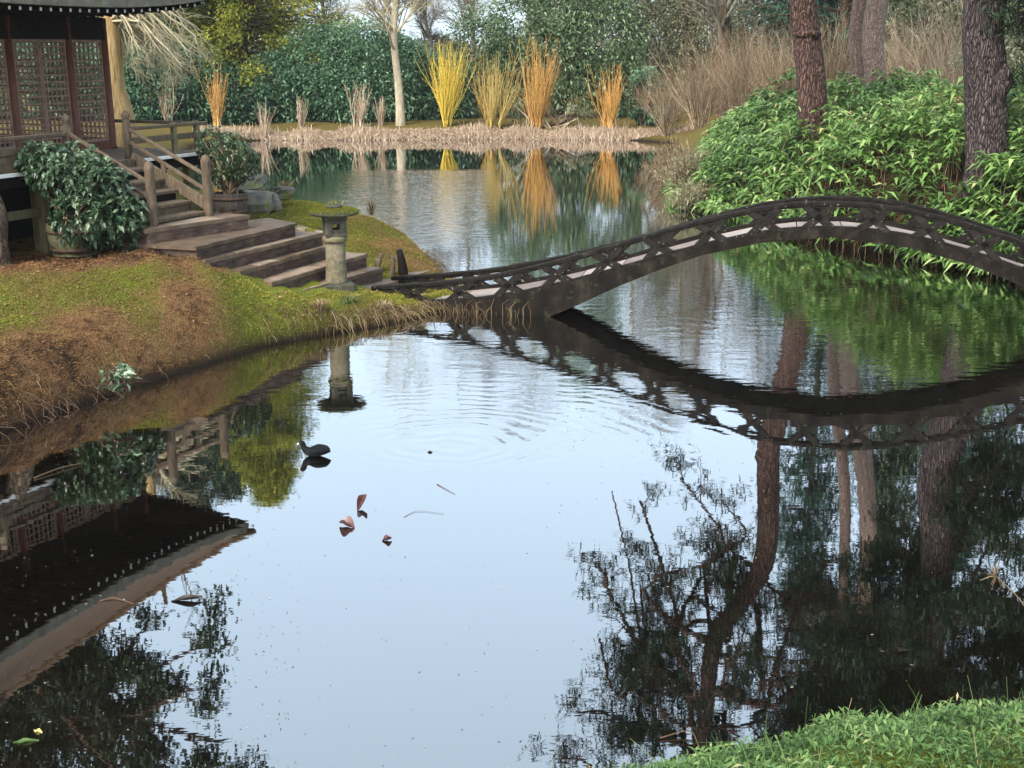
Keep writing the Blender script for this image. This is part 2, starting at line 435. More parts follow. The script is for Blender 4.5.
M['redleaf'] = surf("wet russet dead leaf", [(.3, (.045, .012, .01)), (.7, (.11, .035, .028))], .35, 20, bump=.002, spec=.5)
M['darkleaf'] = surf("black sodden leaf", [(.3, (.012, .01, .009)), (.7, (.04, .03, .025))], .4, 20, bump=.002)
M['yellowleaf'] = surf("yellow fallen leaf", [(.3, (.42, .36, .10)), (.7, (.62, .55, .2))], .5, 20, bump=.001)
M['speck'] = leafmat("scum specks", [(0, (.015, .012, .008)), (.55, (.06, .045, .03)), (.75, (.16, .13, .09)), (1, (.36, .33, .26))], .7, .2, 0)

# ------------------------------------------------------------------ the pond outline and the lie of the land
POND = np.array([(-14, 3), (-9, 6.2), (-6.3, 9.4), (-5.28, 11.8), (-4.46, 13.5), (-3.3, 15.55), (-2.5, 16.3), (-1.75, 16.9), (-1.0, 17.7), (-.5, 18.3),
    (-.75, 19.4), (-1.2, 20.6), (-1.4, 21.6), (-1.75, 22.6), (-2.8, 24), (-4.5, 25.2), (-6, 27), (-9, 34), (-12, 43), (-13, 50), (-11, 53.3), (-4, 53.6), (0, 54.0), (5, 53.4),
    (6.8, 51.5), (5.9, 42), (4.9, 34), (4.5, 31), (5.5, 27), (6.7, 24), (8.6, 20.6), (10.4, 18.4), (11.0, 16.5), (10.8, 14), (10, 11), (7.4, 8), (4.6, 5.7),
    (3, 4.8), (1.6, 4.22), (1.0, 4.06), (.25, 3.87), (-.9, 3.3), (-2.2, 1.9), (-6, -1), (-14, -4)], float)
def sdist(x, y):
    """distance to the water's edge, positive on land"""
    x = np.asarray(x, float); y = np.asarray(y, float)
    best = np.full(x.shape, 1e9); ins = np.zeros(x.shape, bool)
    for (ax, ay), (bx, by) in zip(POND, np.roll(POND, -1, 0)):
        dx, dy = bx - ax, by - ay
        t = np.clip(((x - ax) * dx + (y - ay) * dy) / (dx * dx + dy * dy), 0, 1)
        best = np.minimum(best, np.hypot(x - ax - t * dx, y - ay - t * dy))
        c = ((ay > y) != (by > y))
        ins ^= c & (x < (bx - ax) * (y - ay) / (by - ay + 1e-12) + ax)
    return np.where(ins, -best, best)
HPTS = np.array([(-8, 10, .9), (-7, 12.5, 1.0), (-6, 12.6, .75), (-5.2, 13.5, .75), (-4.6, 14.6, .75), (-6, 15, 1.12), (-5, 15.6, 1.08), (-4.95, 16.4, 1.17), (-4.2, 15.7, .9),
    (-3.9, 16.2, .86), (-3.4, 16.4, .58), (-2.9, 16.8, .37), (-2.55, 17.3, .31), (-2.2, 17.0, .26), (-1.5, 17.3, .12), (-1, 18, .08), (-5, 18, 1.15), (-4.3, 17.6, .95), (-3.7, 18, .70),
    (-3.2, 18.3, .45), (-2.6, 18.6, .2), (-2, 18.6, .1), (-1.4, 18.6, .08), (-4.5, 19.5, 1.1), (-3.6, 19.9, .95), (-2.8, 20.2, .72), (-2.2, 20.6, .6), (-1.8, 21, .45), (-3, 22, .85), (-4, 23, .95),
    (-5.5, 22, 1.1), (-7, 20, 1.2), (-9, 18, 1.2), (-9, 24, 1.2), (-7, 26, .9), (-4.75, 15.75, 1.17), (-4.3, 15.95, 1.17), (-4.1, 15.95, 1.08), (-3.95, 16.1, .98), (-3.68, 16.35, .78), (-3.28, 16.6, .58), (-2.98, 16.95, .40), (-1.7, 19.5, .24), (-2.0, 19.4, .28), (-12, 15, 1.2), (-12, 30, 1.2), (-15, 40, 1.0), (-14, 20, 1.2),
    (6, 30, 1.0), (7, 27, 1.3), (8, 25, 1.5), (8.63, 22.5, 1.5), (10, 20.5, 1.4), (12, 18, 1.2), (12, 24, 1.9), (9.4, 33, 2.0), (6.8, 34, 1.7), (7.5, 40, 1.6), (8.5, 46, 1.2), (14, 30, 2.2),
    (12, 14, 1.2), (12, 10, 1.5), (20, 25, 2.2), (30, 40, 2.5), (1.5, 2.6, 1.93), (.4, 2.3, 1.93), (3, 3, 2.0), (5, 4, 1.9), (0, 0, 2.15), (-2, 0, 2.0), (8, 5, 1.8), (0, -10, 2.3),
    (0, 60, .6), (-10, 58, .6), (10, 60, .8), (-10, 54.8, .4), (5, 55.2, .4), (0, 120, 2), (-60, 60, 2), (60, 60, 2), (-60, 0, 2), (60, 0, 2), (-20, 54, .8), (0, 75, 1.2)], float)
_TAB = np.random.default_rng(3).random((256, 256))
def vnoise(x, y, sc, oct=3):
    tot = 0; amp = 1; w = 0
    for o in range(oct):
        u, v = np.asarray(x) * sc * 2 ** o + 17.3 * o, np.asarray(y) * sc * 2 ** o + 5.1 * o
        iu, iv = np.floor(u).astype(int), np.floor(v).astype(int); fu, fv = smooth01(u - iu), smooth01(v - iv)
        g_ = lambda a, b: _TAB[a % 256, b % 256]
        tot = tot + amp * ((g_(iu, iv) * (1 - fu) + g_(iu + 1, iv) * fu) * (1 - fv) + (g_(iu, iv + 1) * (1 - fu) + g_(iu + 1, iv + 1) * fu) * fv)
        w += amp; amp *= .55
    return tot / w
def ground_z(x, y):
    x = np.asarray(x, float); y = np.asarray(y, float)
    shp = x.shape; x = x.ravel(); y = y.ravel()
    d = sdist(x, y)
    num = np.zeros_like(x); den = np.zeros_like(x)
    for hx, hy, hz in HPTS:
        w = 1 / (np.hypot(x - hx, y - hy) + .15) ** 3.2
        num += w * hz; den += w
    T = num / den
    wd = np.where(y > 26, .9, np.where(x > 3.5, .6, .33)); wd = np.where((y < 6), .36, wd)
    bump = .022 * np.sin(x * 7.1 + np.sin(y * 4.3)) * np.sin(y * 6.3 + 1) + .012 * np.sin(x * 17 + y * 5) * np.sin(y * 15 - x * 3)
    z = np.where(d > 0, .03 + T * (1 - np.exp(-d / wd)) + (bump + .09 * (vnoise(x, y, 2.2, 3) - .5)) * np.clip(d * 2, 0, 1) * (y < 40), np.maximum(-.9, .03 + d * 1.5))
    return z.reshape(shp)

xs = np.unique(np.concatenate([[-600, -250, -120, -70, -45], np.arange(-32, -9.1, .8), np.arange(-9, 2.5, .09), np.arange(2.5, 13, .3), np.arange(13, 32, 1.2), [45, 70, 120, 250, 600]]))
ys = np.unique(np.concatenate([[-300, -100, -40, -20], np.arange(-10, 1, 1.), np.arange(1, 5.5, .09), np.arange(5.5, 9, .3), np.arange(9, 24, .09), np.arange(24, 62, .45), [66, 72, 80, 90, 110, 150, 250, 500, 1200]]))
gx, gy = np.meshgrid(xs, ys)
gzz = ground_z(gx, gy)
def moss_amount(x, y):
    n = vnoise(x, y, 1.0, 4)
    d = sdist(x, y)
    right = smooth01((x + 4.1) / .9)
    slope = .55 - .24 * smooth01((1.15 - d - .9 * smooth01((x + 5.2) / 1.2)) / .4)          # needles lie on the lower slope, moss above
    top = smooth01((y - x * .55 - 18.0) / .5) * .35 * (x < -3.9) * (y < 18)
    v = np.where(y > 18.6, .74, slope * (1 - right) + .80 * right) - top + (n - .5) * 1.15
    return np.where((x > 3.5) & (y < 36), .05, np.where(y > 26, .5, np.clip(v, 0, 1)))
mb = MB()
nx, ny = len(xs), len(ys)
ii, jj = np.meshgrid(np.arange(nx - 1), np.arange(ny - 1)); q = (jj * nx + ii).ravel()
mb.add(np.stack([gx, gy, gzz], -1).reshape(-1, 3), np.stack([q, q + 1, q + nx + 1, q + nx], 1), moss_amount(gx, gy).ravel(), True)
m, nt, nd, lk = newmat("mossy earth")
a = N_(nd, "ShaderNodeAttribute", attribute_name="tint"); tc = N_(nd, "ShaderNodeTexCoord")
no = N_(nd, "ShaderNodeTexNoise"); no.inputs['Scale'].default_value = 9; no.inputs['Detail'].default_value = 8; lk.new(tc.outputs['Object'], no.inputs['Vector'])
ma = N_(nd, "ShaderNodeMath", operation='MULTIPLY_ADD'); ma.inputs[1].default_value = .7; lk.new(no.outputs[0], ma.inputs[0])
sb = N_(nd, "ShaderNodeMath", operation='SUBTRACT'); sb.inputs[1].default_value = .35; lk.new(a.outputs['Fac'], sb.inputs[0]); lk.new(sb.outputs[0], ma.inputs[2])
r = ramp(nd, [(0, (.02, .014, .009)), (.12, (.06, .032, .016)), (.3, (.15, .082, .038)), (.5, (.11, .085, .025)), (.75, (.085, .095, .015)), (1, (.13, .14, .02))]); lk.new(ma.outputs[0], r.inputs[0])
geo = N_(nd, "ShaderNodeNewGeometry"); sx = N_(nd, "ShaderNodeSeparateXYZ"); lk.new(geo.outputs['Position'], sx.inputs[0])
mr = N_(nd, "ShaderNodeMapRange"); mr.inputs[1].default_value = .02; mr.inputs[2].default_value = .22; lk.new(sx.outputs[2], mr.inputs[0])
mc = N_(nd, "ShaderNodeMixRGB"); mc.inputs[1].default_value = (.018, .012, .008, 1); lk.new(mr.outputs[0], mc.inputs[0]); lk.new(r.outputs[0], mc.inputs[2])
b = N_(nd, "ShaderNodeBsdfPrincipled"); b.inputs['Roughness'].default_value = 1; b.inputs['Specular IOR Level'].default_value = .1
lk.new(mc.outputs[0], b.inputs['Base Color'])
n2 = N_(nd, "ShaderNodeTexNoise"); n2.inputs['Scale'].default_value = 35; n2.inputs['Detail'].default_value = 6; lk.new(tc.outputs['Object'], n2.inputs['Vector'])
bp = N_(nd, "ShaderNodeBump"); bp.inputs['Distance'].default_value = .05; lk.new(n2.outputs[0], bp.inputs['Height']); lk.new(bp.outputs[0], b.inputs['Normal'])
o = N_(nd, "ShaderNodeOutputMaterial"); lk.new(b.outputs[0], o.inputs[0])
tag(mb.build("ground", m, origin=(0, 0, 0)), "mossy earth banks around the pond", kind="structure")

# ------------------------------------------------------------------ water
COOT = on_z(314, 456, 0)
def water_material():
    m, nt, nd, lk = newmat("pond water")
    geo = N_(nd, "ShaderNodeNewGeometry")
    sx = N_(nd, "ShaderNodeSeparateXYZ"); lk.new(geo.outputs['Position'], sx.inputs[0])
    def math_(op, a, b=None, c=None):
        n = N_(nd, "ShaderNodeMath", operation=op)
        for k, v in enumerate((a, b, c)):
            if v is None: continue
            if isinstance(v, (int, float)): n.inputs[k].default_value = v
            else: lk.new(v, n.inputs[k])
        return n.outputs[0]
    def noise(scale, st, detail=2):
        mp = N_(nd, "ShaderNodeMapping"); mp.inputs['Scale'].default_value = st; lk.new(geo.outputs['Position'], mp.inputs[0])
        n = N_(nd, "ShaderNodeTexNoise"); n.inputs['Scale'].default_value = scale; n.inputs['Detail'].default_value = detail
        lk.new(mp.outputs[0], n.inputs['Vector']); return n.outputs[0]
    def step(v, a, b):
        n = N_(nd, "ShaderNodeMapRange", interpolation_type='SMOOTHSTEP'); n.inputs[1].default_value = a; n.inputs[2].default_value = b
        lk.new(v, n.inputs[0]); return n.outputs[0]
    X, Y = sx.outputs[0], sx.outputs[1]
    patch = noise(.22, (1, 1, 1), 3)
    far = step(Y, 11.2, 15.5)
    amp = math_('MULTIPLY_ADD', far, .0034, .0005)
    amp = math_('MULTIPLY', amp, math_('MULTIPLY_ADD', patch, 1.4, .3))
    amp = math_('DIVIDE', amp, math_('MAXIMUM', math_('MULTIPLY_ADD', Y, .22, -2.9), 1.))
    # a breeze-ruffled strip in the middle of the far water
    band = math_('MULTIPLY', step(Y, 23, 27), math_('SUBTRACT', 1, step(Y, 39.2, 40.4)))
    band = math_('MULTIPLY', band, math_('MULTIPLY', step(X, -6.5, -3.5), math_('SUBTRACT', 1, step(X, -1.3, -.2))))
    amp = math_('MULTIPLY_ADD', band, .026, amp)
    rip = noise(3.2, (.7, 1.6, 1), 3)
    h = math_('MULTIPLY', rip, amp)
    # the coot's wake: rings trailing off behind it
    dx = math_('SUBTRACT', X, float(COOT[0] + 1.25)); dy = math_('SUBTRACT', Y, float(COOT[1] + .35))
    rr = math_('SQRT', math_('ADD', math_('MULTIPLY', dx, dx), math_('MULTIPLY', math_('MULTIPLY', dy, dy), 1.7)))
    warp = math_('MULTIPLY_ADD', noise(1.6, (1, 1, 1), 2), .55, rr)
    ring = math_('SINE', math_('MULTIPLY', warp, 25.))
    env = math_('MULTIPLY', step(X, float(COOT[0] + .1), float(COOT[0] + .9)), math_('SUBTRACT', 1, step(rr, .6, 4.2)))
    env = math_('MULTIPLY', env, step(Y, float(COOT[1] - .45), float(COOT[1] + .15)))
    h = math_('ADD', h, math_('MULTIPLY', math_('MULTIPLY', ring, env), .0007))
    bp = N_(nd, "ShaderNodeBump"); bp.inputs['Strength'].default_value = 1; bp.inputs['Distance'].default_value = 1
    lk.new(h, bp.inputs['Height'])
    fr = N_(nd, "ShaderNodeFresnel"); fr.inputs[0].default_value = 1.36; lk.new(bp.outputs[0], fr.inputs['Normal'])
    fac = math_('POWER', fr.outputs[0], .30)
    gl = N_(nd, "ShaderNodeBsdfGlossy"); gl.inputs['Roughness'].default_value = .012; gl.inputs['Color'].default_value = (.97, .98, 1, 1); lk.new(bp.outputs[0], gl.inputs['Normal'])
    df = N_(nd, "ShaderNodeBsdfDiffuse")
    mr = ramp(nd, [(.35, (.0015, .0014, .001)), (.7, (.005, .0035, .002))]); lk.new(noise(.6, (1, 1, 1), 4), mr.inputs[0]); lk.new(mr.outputs[0], df.inputs[0])
    mx = N_(nd, "ShaderNodeMixShader"); lk.new(fac, mx.inputs[0]); lk.new(df.outputs[0], mx.inputs[1]); lk.new(gl.outputs[0], mx.inputs[2])
    o = N_(nd, "ShaderNodeOutputMaterial"); lk.new(mx.outputs[0], o.inputs[0])
    return m
mb = MB()
mb.add([(-60, -10, 0), (40, -10, 0), (40, 58, 0), (-60, 58, 0)], [[0, 1, 2, 3]])
tag(mb.build("pond_water", water_material(), origin=(0, 0, 0)), "still dark pond water mirroring the sky", kind="structure")

# ------------------------------------------------------------------ arched lattice bridge
def make_bridge():
    N0 = np.array([-2.08, 18.0]); d2 = nrm(np.array([9.04, -1.9])); n2 = np.array([-d2[1], d2[0]])
    top = np.array([(-.05, .34), (.43, .385), (.86, .43), (1.64, .545), (2.4, .725), (3.14, .94), (4.0, 1.215), (4.85, 1.49), (5.67, 1.70), (6.2, 1.775), (6.75, 1.80), (7.3, 1.775)])
    mir = top[:-1][::-1].copy(); mir[:, 0] = 2 * 6.75 - mir[:, 0]; mir = mir[mir[:, 0] > 7.4]
    top = np.concatenate([top, mir])
    sof = np.array([(-.05, -.3), (2.62, -.3), (2.67, -.02), (3.15, .2), (3.73, .5), (4.31, .76), (4.87, .98), (5.7, 1.19), (6.65, 1.30)])
    ms = sof[:-1][::-1].copy(); ms[:, 0] = 13.4 - ms[:, 0]; sof = np.concatenate([sof, ms])
    S = np.linspace(-.05, 13.5, 110)
    zt = np.interp(S, top[:, 0], top[:, 1]); k = np.ones(5) / 5
    zt = np.concatenate([zt[:2], np.convolve(zt, k, 'valid'), zt[-2:]])
    ztop = lambda s: np.interp(s, S, zt)
    zdeck = lambda s: ztop(s) - .40 + .10 * np.exp(-(s / 1.6) ** 2)
    zsof = lambda s: np.interp(s, sof[:, 0], sof[:, 1])
    W = 1.0
    pt = lambda s, off, z: np.array([*(N0 + d2 * s + n2 * off), z])
    base = pt(6.7, W / 2, 0)
    t = thing("footbridge", base, "dark arched footbridge with lattice parapets spanning the pond", "bridge")
    # side girders
    for off in (0, W):
        g = MB()
        V = []
        for s in S:
            zu, zl = float(zdeck(s)) + .02, float(zsof(s))
            zl = min(zl, zu - .09)
            o0, o1 = off - .07, off + .07
            V += [pt(s, o0, zl), pt(s, o1, zl), pt(s, o1, zu), pt(s, o0, zu)]
        n = len(S)
        F = []
        for i in range(n - 1):
            for j in range(4):
                a, b = i * 4 + j, i * 4 + (j + 1) % 4
                F.append([a, b, b + 4, a + 4])
        g.add(V, F); g.add(V[:4], [[3, 2, 1, 0]]); g.add(V[-4:], [[0, 1, 2, 3]])
        g.build("girder", M['girder'], t)
    # deck and the vault under it
    g = MB(); v = MB()
    s = 0.0
    while s < 13.2:
        s1 = s + .62
        zz = [float(zdeck(s + .008)), float(zdeck(s1 - .008))]
        V = [pt(s + .008, .07, zz[0] - .06), pt(s1 - .008, .07, zz[1] - .06), pt(s1 - .008, W - .07, zz[1] - .06), pt(s + .008, W - .07, zz[0] - .06)]
        V += [p + np.array([0, 0, .06]) for p in V]
        g.add(V, [[3, 2, 1, 0], [4, 5, 6, 7], [0, 1, 5, 4], [1, 2, 6, 5], [2, 3, 7, 6], [3, 0, 4, 7]], rng.random())
        s = s1
    g.build("deck", M['deckslab'], t)
    V, F = [], []
    for i, s in enumerate(S):
        zl = min(float(zsof(s)) + .05, float(zdeck(s)) - .11); zu = float(zdeck(s)) - .062
        zu = max(zu, zl + .02)
        V += [pt(s, .07, zl), pt(s, W - .07, zl), pt(s, W - .07, zu), pt(s, .07, zu)]
        if i: F += [[(i - 1) * 4 + j, (i - 1) * 4 + (j + 1) % 4, i * 4 + (j + 1) % 4, i * 4 + j] for j in range(4)]
    v.add(V, F); v.build("arch_vault", M['girder'], t)
    # parapets
    for off in (0, W):
        pr = MB()
        V, F = [], []
        for i, s in enumerate(S):
            z = float(ztop(s)) + .002 * math.sin(s * 37) - ((.03 + .075 * math.exp(-((s - 4.2) / 1.9) ** 2)) if off > 0 else 0)
            for (a, b) in ((-.05, -.055), (.05, -.055), (.062, -.012), (.045, .0), (-.045, .0), (-.062, -.012)):
                V.append(pt(s, off + a + rng.normal(0, .003), z + b + rng.normal(0, .003)))
            if i: F += [[(i - 1) * 6 + j, (i - 1) * 6 + (j + 1) % 6, i * 6 + (j + 1) % 6, i * 6 + j] for j in range(6)]
        pr.add(V, F); pr.add(V[:6], [[5, 4, 3, 2, 1, 0]]); pr.add(V[-6:], [[0, 1, 2, 3, 4, 5]])
        rail = pr.build("parapet", M['dark_iron'], t)
        la = MB()
        nrm2 = np.array([*n2, 0])
        for zf in (lambda s_: float(zdeck(s_)) + .035, lambda s_: float(ztop(s_)) - .062 - ((.03 + .075 * math.exp(-((s_ - 4.2) / 1.9) ** 2)) if off > 0 else 0)):
            V, F = [], []
            for i, s in enumerate(S):
                z = zf(s) + rng.normal(0, .002)
                for (a, b) in ((-.028, -.02), (.028, -.02), (.028, .02), (-.028, .02)): V.append(pt(s, off + a, z + b))
                if i: F += [[(i - 1) * 4 + j, (i - 1) * 4 + (j + 1) % 4, i * 4 + (j + 1) % 4, i * 4 + j] for j in range(4)]
            la.add(V, F); la.add(V[:4], [[3, 2, 1, 0]]); la.add(V[-4:], [[0, 1, 2, 3]])
        c = .60
        mod = .735
        zl = lambda s: float(zdeck(s)) + .012
        drop = (lambda s: .03 + .075 * math.exp(-((s - 4.2) / 1.9) ** 2)) if off > 0 else (lambda s: 0.0)
        zu = lambda s: float(ztop(s)) - .06 - drop(s)
        while c < 13.2:
            hw = .20
            for (sa, sb) in ((-hw, hw), (hw, -hw)):
                beam(la, pt(c + sa, off, zl(c + sa)), pt(c + sb, off, zu(c + sb)), .10, .085, nrm2, .006)
            zc = (zl(c) + zu(c)) / 2
            box(la, pt(c, off, zc), (.15, .08, .12), axes(np.array([*d2, (zu(c + .1) - zu(c - .1)) / .2])), .01)
            for dz in ():      # small bolted bosses above and below the crossing
                box(la, pt(c, off - .0, zc + dz), (.13, .062, .06), axes(np.array([*d2, 0])), .01)
            c2 = c + mod / 2
            if False: beam(la, pt(c2 - .09, off, zu(c2 - .09) + .005), pt(c2 + .09, off, zu(c2 + .09) + .005), .05, .06, nrm2, .004)
            c += mod
        beam(la, pt(.0, off, -.05), pt(.0, off, .26), .09, .09); beam(la, pt(0, off, .22), pt(.45, off, zu(.45)), .06, .06)
        la.build("lattice", M['dark_iron'], rail)
    return t
make_bridge()

# ------------------------------------------------------------------ tea house
def TH(t, e, z):
    return np.array([-6.68 - .42 * t + .907 * e, 20.4 - .907 * t - .42 * e, z])
TU, TN = np.array([-.42, -.907, 0]), np.array([.907, -.42, 0])
RT = np.stack([TU, TN, np.array([0, 0, 1.])], 1); RT[:, 0] *= 1
if np.linalg.det(RT) < 0: RT[:, 0] *= -1
DZ = 2.22
TLEN, TW = 4.8, 4.2
def make_tea_house():
    t = thing("tea_house", TH(2.4, -2.1, 1.2), "dark Japanese tea house with lattice walls and curved eaves", "tea house")
    # deck on stilts
    g = MB()
    for k in range(26):                                   # boards run along the wall
        e0 = -5.6 + k * .283
        beam(g, TH(-.25, e0 + .14, DZ - .02), TH(6.2, e0 + .14, DZ - .02), .275, .04, bev=.005, tint=rng.random())
    dk = g.build("deck", M['greywood'], t)
    g = MB()
    beam(g, TH(-.25, 1.765, DZ - .035), TH(6.2, 1.765, DZ - .035), .03, .05, bev=.004)
    beam(g, TH(-.27, -5.6, DZ - .035), TH(-.27, 1.75, DZ - .035), .03, .05, bev=.004)
    g.build("edge_strip", M['white_edge'], dk)
    g = MB()
    for e in (1.62, -.2, -2.2, -4.2): beam(g, TH(-.2, e, DZ - .14), TH(6.1, e, DZ - .14), .10, .18)
    for q in np.linspace(-.1, 6, 9): beam(g, TH(q, -5.5, DZ - .12), TH(q, 1.5, DZ - .12), .08, .12)
    g.build("joist", M['blackwood'], dk)
    for (q, e) in ((3.15, 1.58), (4.75, 1.58), (6.0, 1.58), (1.3, 1.55), (.0, 1.55), (2.9, 1.2), (1.0, -.2), (3.4, -.2), (5.6, -.2), (1, -2.4), (3.4, -2.4), (0, -4.6), (3, -4.6), (5.8, -4.6)):
        g = MB(); p = TH(q, e, 0); z0 = float(ground_z(p[0], p[1])) - .1
        beam(g, TH(q, e, z0), TH(q, e, DZ - .05), .13, .13, up=TN); g.build("stilt", M['greenwood'] if e > 1 else M['blackwood'], t)
    g = MB(); box(g, TH(2.8, -2.2, 1.5), (5.6, 5.0, 1.2), RT, .02); g.build('foundation', M['blackwood'], t)  # added black box, stands in for the dark void under the deck
    g = MB(); beam(g, TH(3.15, 1.58, 1.62), TH(6, 1.58, 1.62), .06, .12); g.build("brace", M['greenwood'], t)
    # sill, posts, lintel
    ZS, ZL, ZT = DZ, 3.94, 4.3
    sides = [((0, 0), (TLEN, 0), (.0, .79, 2.0, 2.8, 4.0, 4.8)), ((0, 0), (0, -TW), (0, .8, 2.1, 3.4, TW)),
             ((0, -TW), (TLEN, -TW), (0, .79, 2.0, 2.8, 4.0, 4.8)), ((TLEN, 0), (TLEN, -TW), (0, .8, 2.1, 3.4, TW))]
    done = set()
    for (a, b, pos) in sides:
        a, b = np.array(a, float), np.array(b, float); u = (b - a) / np.linalg.norm(b - a)
        for s in pos:
            q = a + u * s; key = (round(q[0], 2), round(q[1], 2))
            if key in done: continue
            done.add(key)
            g = MB(); c = TH(q[0], q[1], ZS)
            P = np.array([c, c + [0, 0, .05], c + [0, 0, ZT - ZS]]); tubes(g, P, np.array([.085, .07, .066]), 14, cap=True)
            g.build("post", M['redwood'], t)
        g = MB(); beam(g, TH(*a, ZS + .06), TH(*b, ZS + .06), .10, .13); g.build("sill", M['redwood'], t)
        g = MB(); beam(g, TH(*a, ZL + .10), TH(*b, ZL + .10), .12, .16); beam(g, TH(*a, ZL + .27), TH(*b, ZL + .27), .10, .20)
        g.build("lintel", M['blackwood'], t)
        for s0, s1 in zip(pos[:-1], pos[1:]):
            leaves_n = 2 if s1 - s0 > 1.0 else 1
            w = (s1 - s0 - .12) / leaves_n
            for k in range(leaves_n):
                g = MB(); p0 = s0 + .06 + k * w; p1 = p0 + w
                pp = lambda s, z: TH(*(a + u * s), z)
                z0, z1 = ZS + .13, ZL + .02
                for s in (p0 + .022, p1 - .022): beam(g, pp(s, z0), pp(s, z1), .035, .044, bev=.003, tint=.2)
                for z in (z0 + .02, z1 - .02): beam(g, pp(p0, z), pp(p1, z), .034, .044, bev=.003, tint=.2)
                nb = max(4, int(w / .088))
                for i in range(1, nb): beam(g, pp(p0 + w * i / nb, z0), pp(p0 + w * i / nb, z1), .014, .026, up=np.array([*u, 0]), bev=.002, tint=rng.random())
                for i in range(1, 15): z = z0 + (z1 - z0) * i / 15; beam(g, pp(p0, z), pp(p1, z), .018, .024, bev=.002, tint=rng.random())
                g.build("lattice_panel", M['lattice'], t)
    g = MB(); box(g, TH(TLEN / 2, -TW / 2, ZT - .01), (TLEN - .1, TW - .1, .04), RT); g.build("ceiling", M['blackwood'], t)
    # roof: curved sheet rising from the eave ring to a short ridge
    T0, T1, E0, E1 = -1.0, TLEN + 1.0, -TW - 1.5, 1.5
    cor = [(T0, E1), (T1, E1), (T1, E0), (T0, E0)]
    n_s, n_v = 20, 12
    ridge = [np.array([1.9, (E0 + E1) / 2]), np.array([2.9, (E0 + E1) / 2])]
    ring = []
    for i in range(4):
        a, b = np.array(cor[i], float), np.array(cor[(i + 1) % 4], float)
        for k in range(n_s):
            f = k / n_s; p = a + (b - a) * f
            z = 4.40 + .22 * abs(2 * f - 1) ** 2.6
            ring.append((*p, z))
    ring = np.array(ring); n = len(ring)
    def sheet(dz, vmax=1.0, e_in=0.0, rise=3.1):
        V = []
        for v in np.linspace(0, vmax, n_v):
            for (q, e, z) in ring:
                c = ridge[0] if q < 1.9 else ridge[1] if q > 2.9 else np.array([q, ridge[0][1]])
                p = np.array([q, e]) + (c - np.array([q, e])) * v
                V.append(TH(p[0], p[1], z + dz + (4.34 + rise - z) * (.8 * v + .2 * v ** 1.5) if rise else z + dz + .35 * v))
        return np.array(V)
    j = np.arange(n)[None]; j2 = (j + 1) % n; k = np.arange(n_v - 1)[:, None] * n
    F = np.stack([k + j, k + j2, k + n + j2, k + n + j], -1).reshape(-1, 4)
    g = MB(); g.add(sheet(.15), F[:, ::-1], smooth=True)
    roof = g.build("roof", M['roof'], t)
    g = MB()
    lo, hi = sheet(.0)[:n], sheet(.15)[:n]
    cen = TH(TLEN / 2, -2.1, 0)
    out = nrm((lo - cen) * [1, 1, 0]) * .03
    V = np.concatenate([lo + [0, 0, -.01] , lo + out + [0, 0, .0], hi + out + [0, 0, .0], hi + [0, 0, .02]]); jj_ = np.arange(n); j2_ = (jj_ + 1) % n
    Fq = np.concatenate([np.stack([r * n + jj_, r * n + j2_, (r + 1) * n + j2_, (r + 1) * n + jj_], 1) for r in range(3)])
    g.add(V, Fq, smooth=False); g.build("fascia", M['fascia'], roof)
    g = MB(); g.add(sheet(-.02, .42, rise=0), F); g.build("soffit", M['blackwood'], roof)
    # rafters with white painted ends
    gr = MB()
    def rafter(q, e, qi, ei, white=True):
        p = TH(q, e, 0); fz = np.interp
        # eave height here
        i = np.argmin(np.hypot(ring[:, 0] - q, ring[:, 1] - e)); z = ring[i, 2] - .065
        P0, P1 = TH(q, e, z), TH(qi, ei, z + .22 - (ring[i, 2] - 4.34))
        d = nrm(P1 - P0)
        beam(gr, P0 + d * .13, P1, .045, .06, bev=.004)
        gt = MB(); beam(gt, P0 + d * .115, P0 + d * .128, .034, .046, bev=.003)
        if white: gt.build('rafter_end', M['rafter_tip'], roof)
    for q in np.arange(T0 + .12, T1, .185): rafter(q, E1, np.clip(q, 0.0, TLEN), .0)
    for q in np.arange(T0 + .12, T1, .185): rafter(q, E0, np.clip(q, 0.0, TLEN), -TW, False)
    for e in np.arange(E0 + .12, E1, .185): rafter(T0, e, 0, np.clip(e, -TW, 0)); rafter(T1, e, TLEN, np.clip(e, -TW, 0), False)
    gr.build('rafters', M['blackwood'], roof)
    g = MB()
    for (c0, c1) in ((cor[0], ridge[0]), (cor[3], ridge[0]), (cor[1], ridge[1]), (cor[2], ridge[1])):
        P = []
        for v in np.linspace(-.03, 1, 12):
            p = np.array(c0) + (c1 - np.array(c0)) * v; vv = max(v, 0)
            P.append(TH(p[0], p[1], 4.60 + .17 + (4.34 + 3.1 - 4.6) * (.8 * vv + .2 * vv ** 1.5)))
        tubes(g, np.array(P), np.full(12, .085), 8, cap=True)
    tubes(g, np.array([TH(1.8, -2.1, 7.66), TH(2.4, -2.1, 7.64), TH(3.0, -2.1, 7.66)]), np.full(3, .14), 8, cap=True)
    g.build("ridge", M['roof'], roof)
    # balustrade along the deck edge
    def finial_post(q, e, h=.70):
        g = MB(); c = TH(q, e, DZ)
        lathe(g, [(.062, -.12), (.062, h - .16), (.045, h - .13), (.045, h - .11), (.062, h - .085), (.058, h - .04), (.03, h), (.004, h + .015)], c, 14)
        g.build("newel_post", M['greywood'], t)
    for q in (2.7, 1.5): finial_post(q, 1.70)
    finial_post(4.6, 1.7); finial_post(6.1, 1.7)
    for q in (-.1, .45): 
        g = MB(); beam(g, TH(q, 1.70, DZ - .1), TH(q, 1.70, DZ + .48), .08, .08, up=TN); g.build("baluster", M['greenwood'], t)
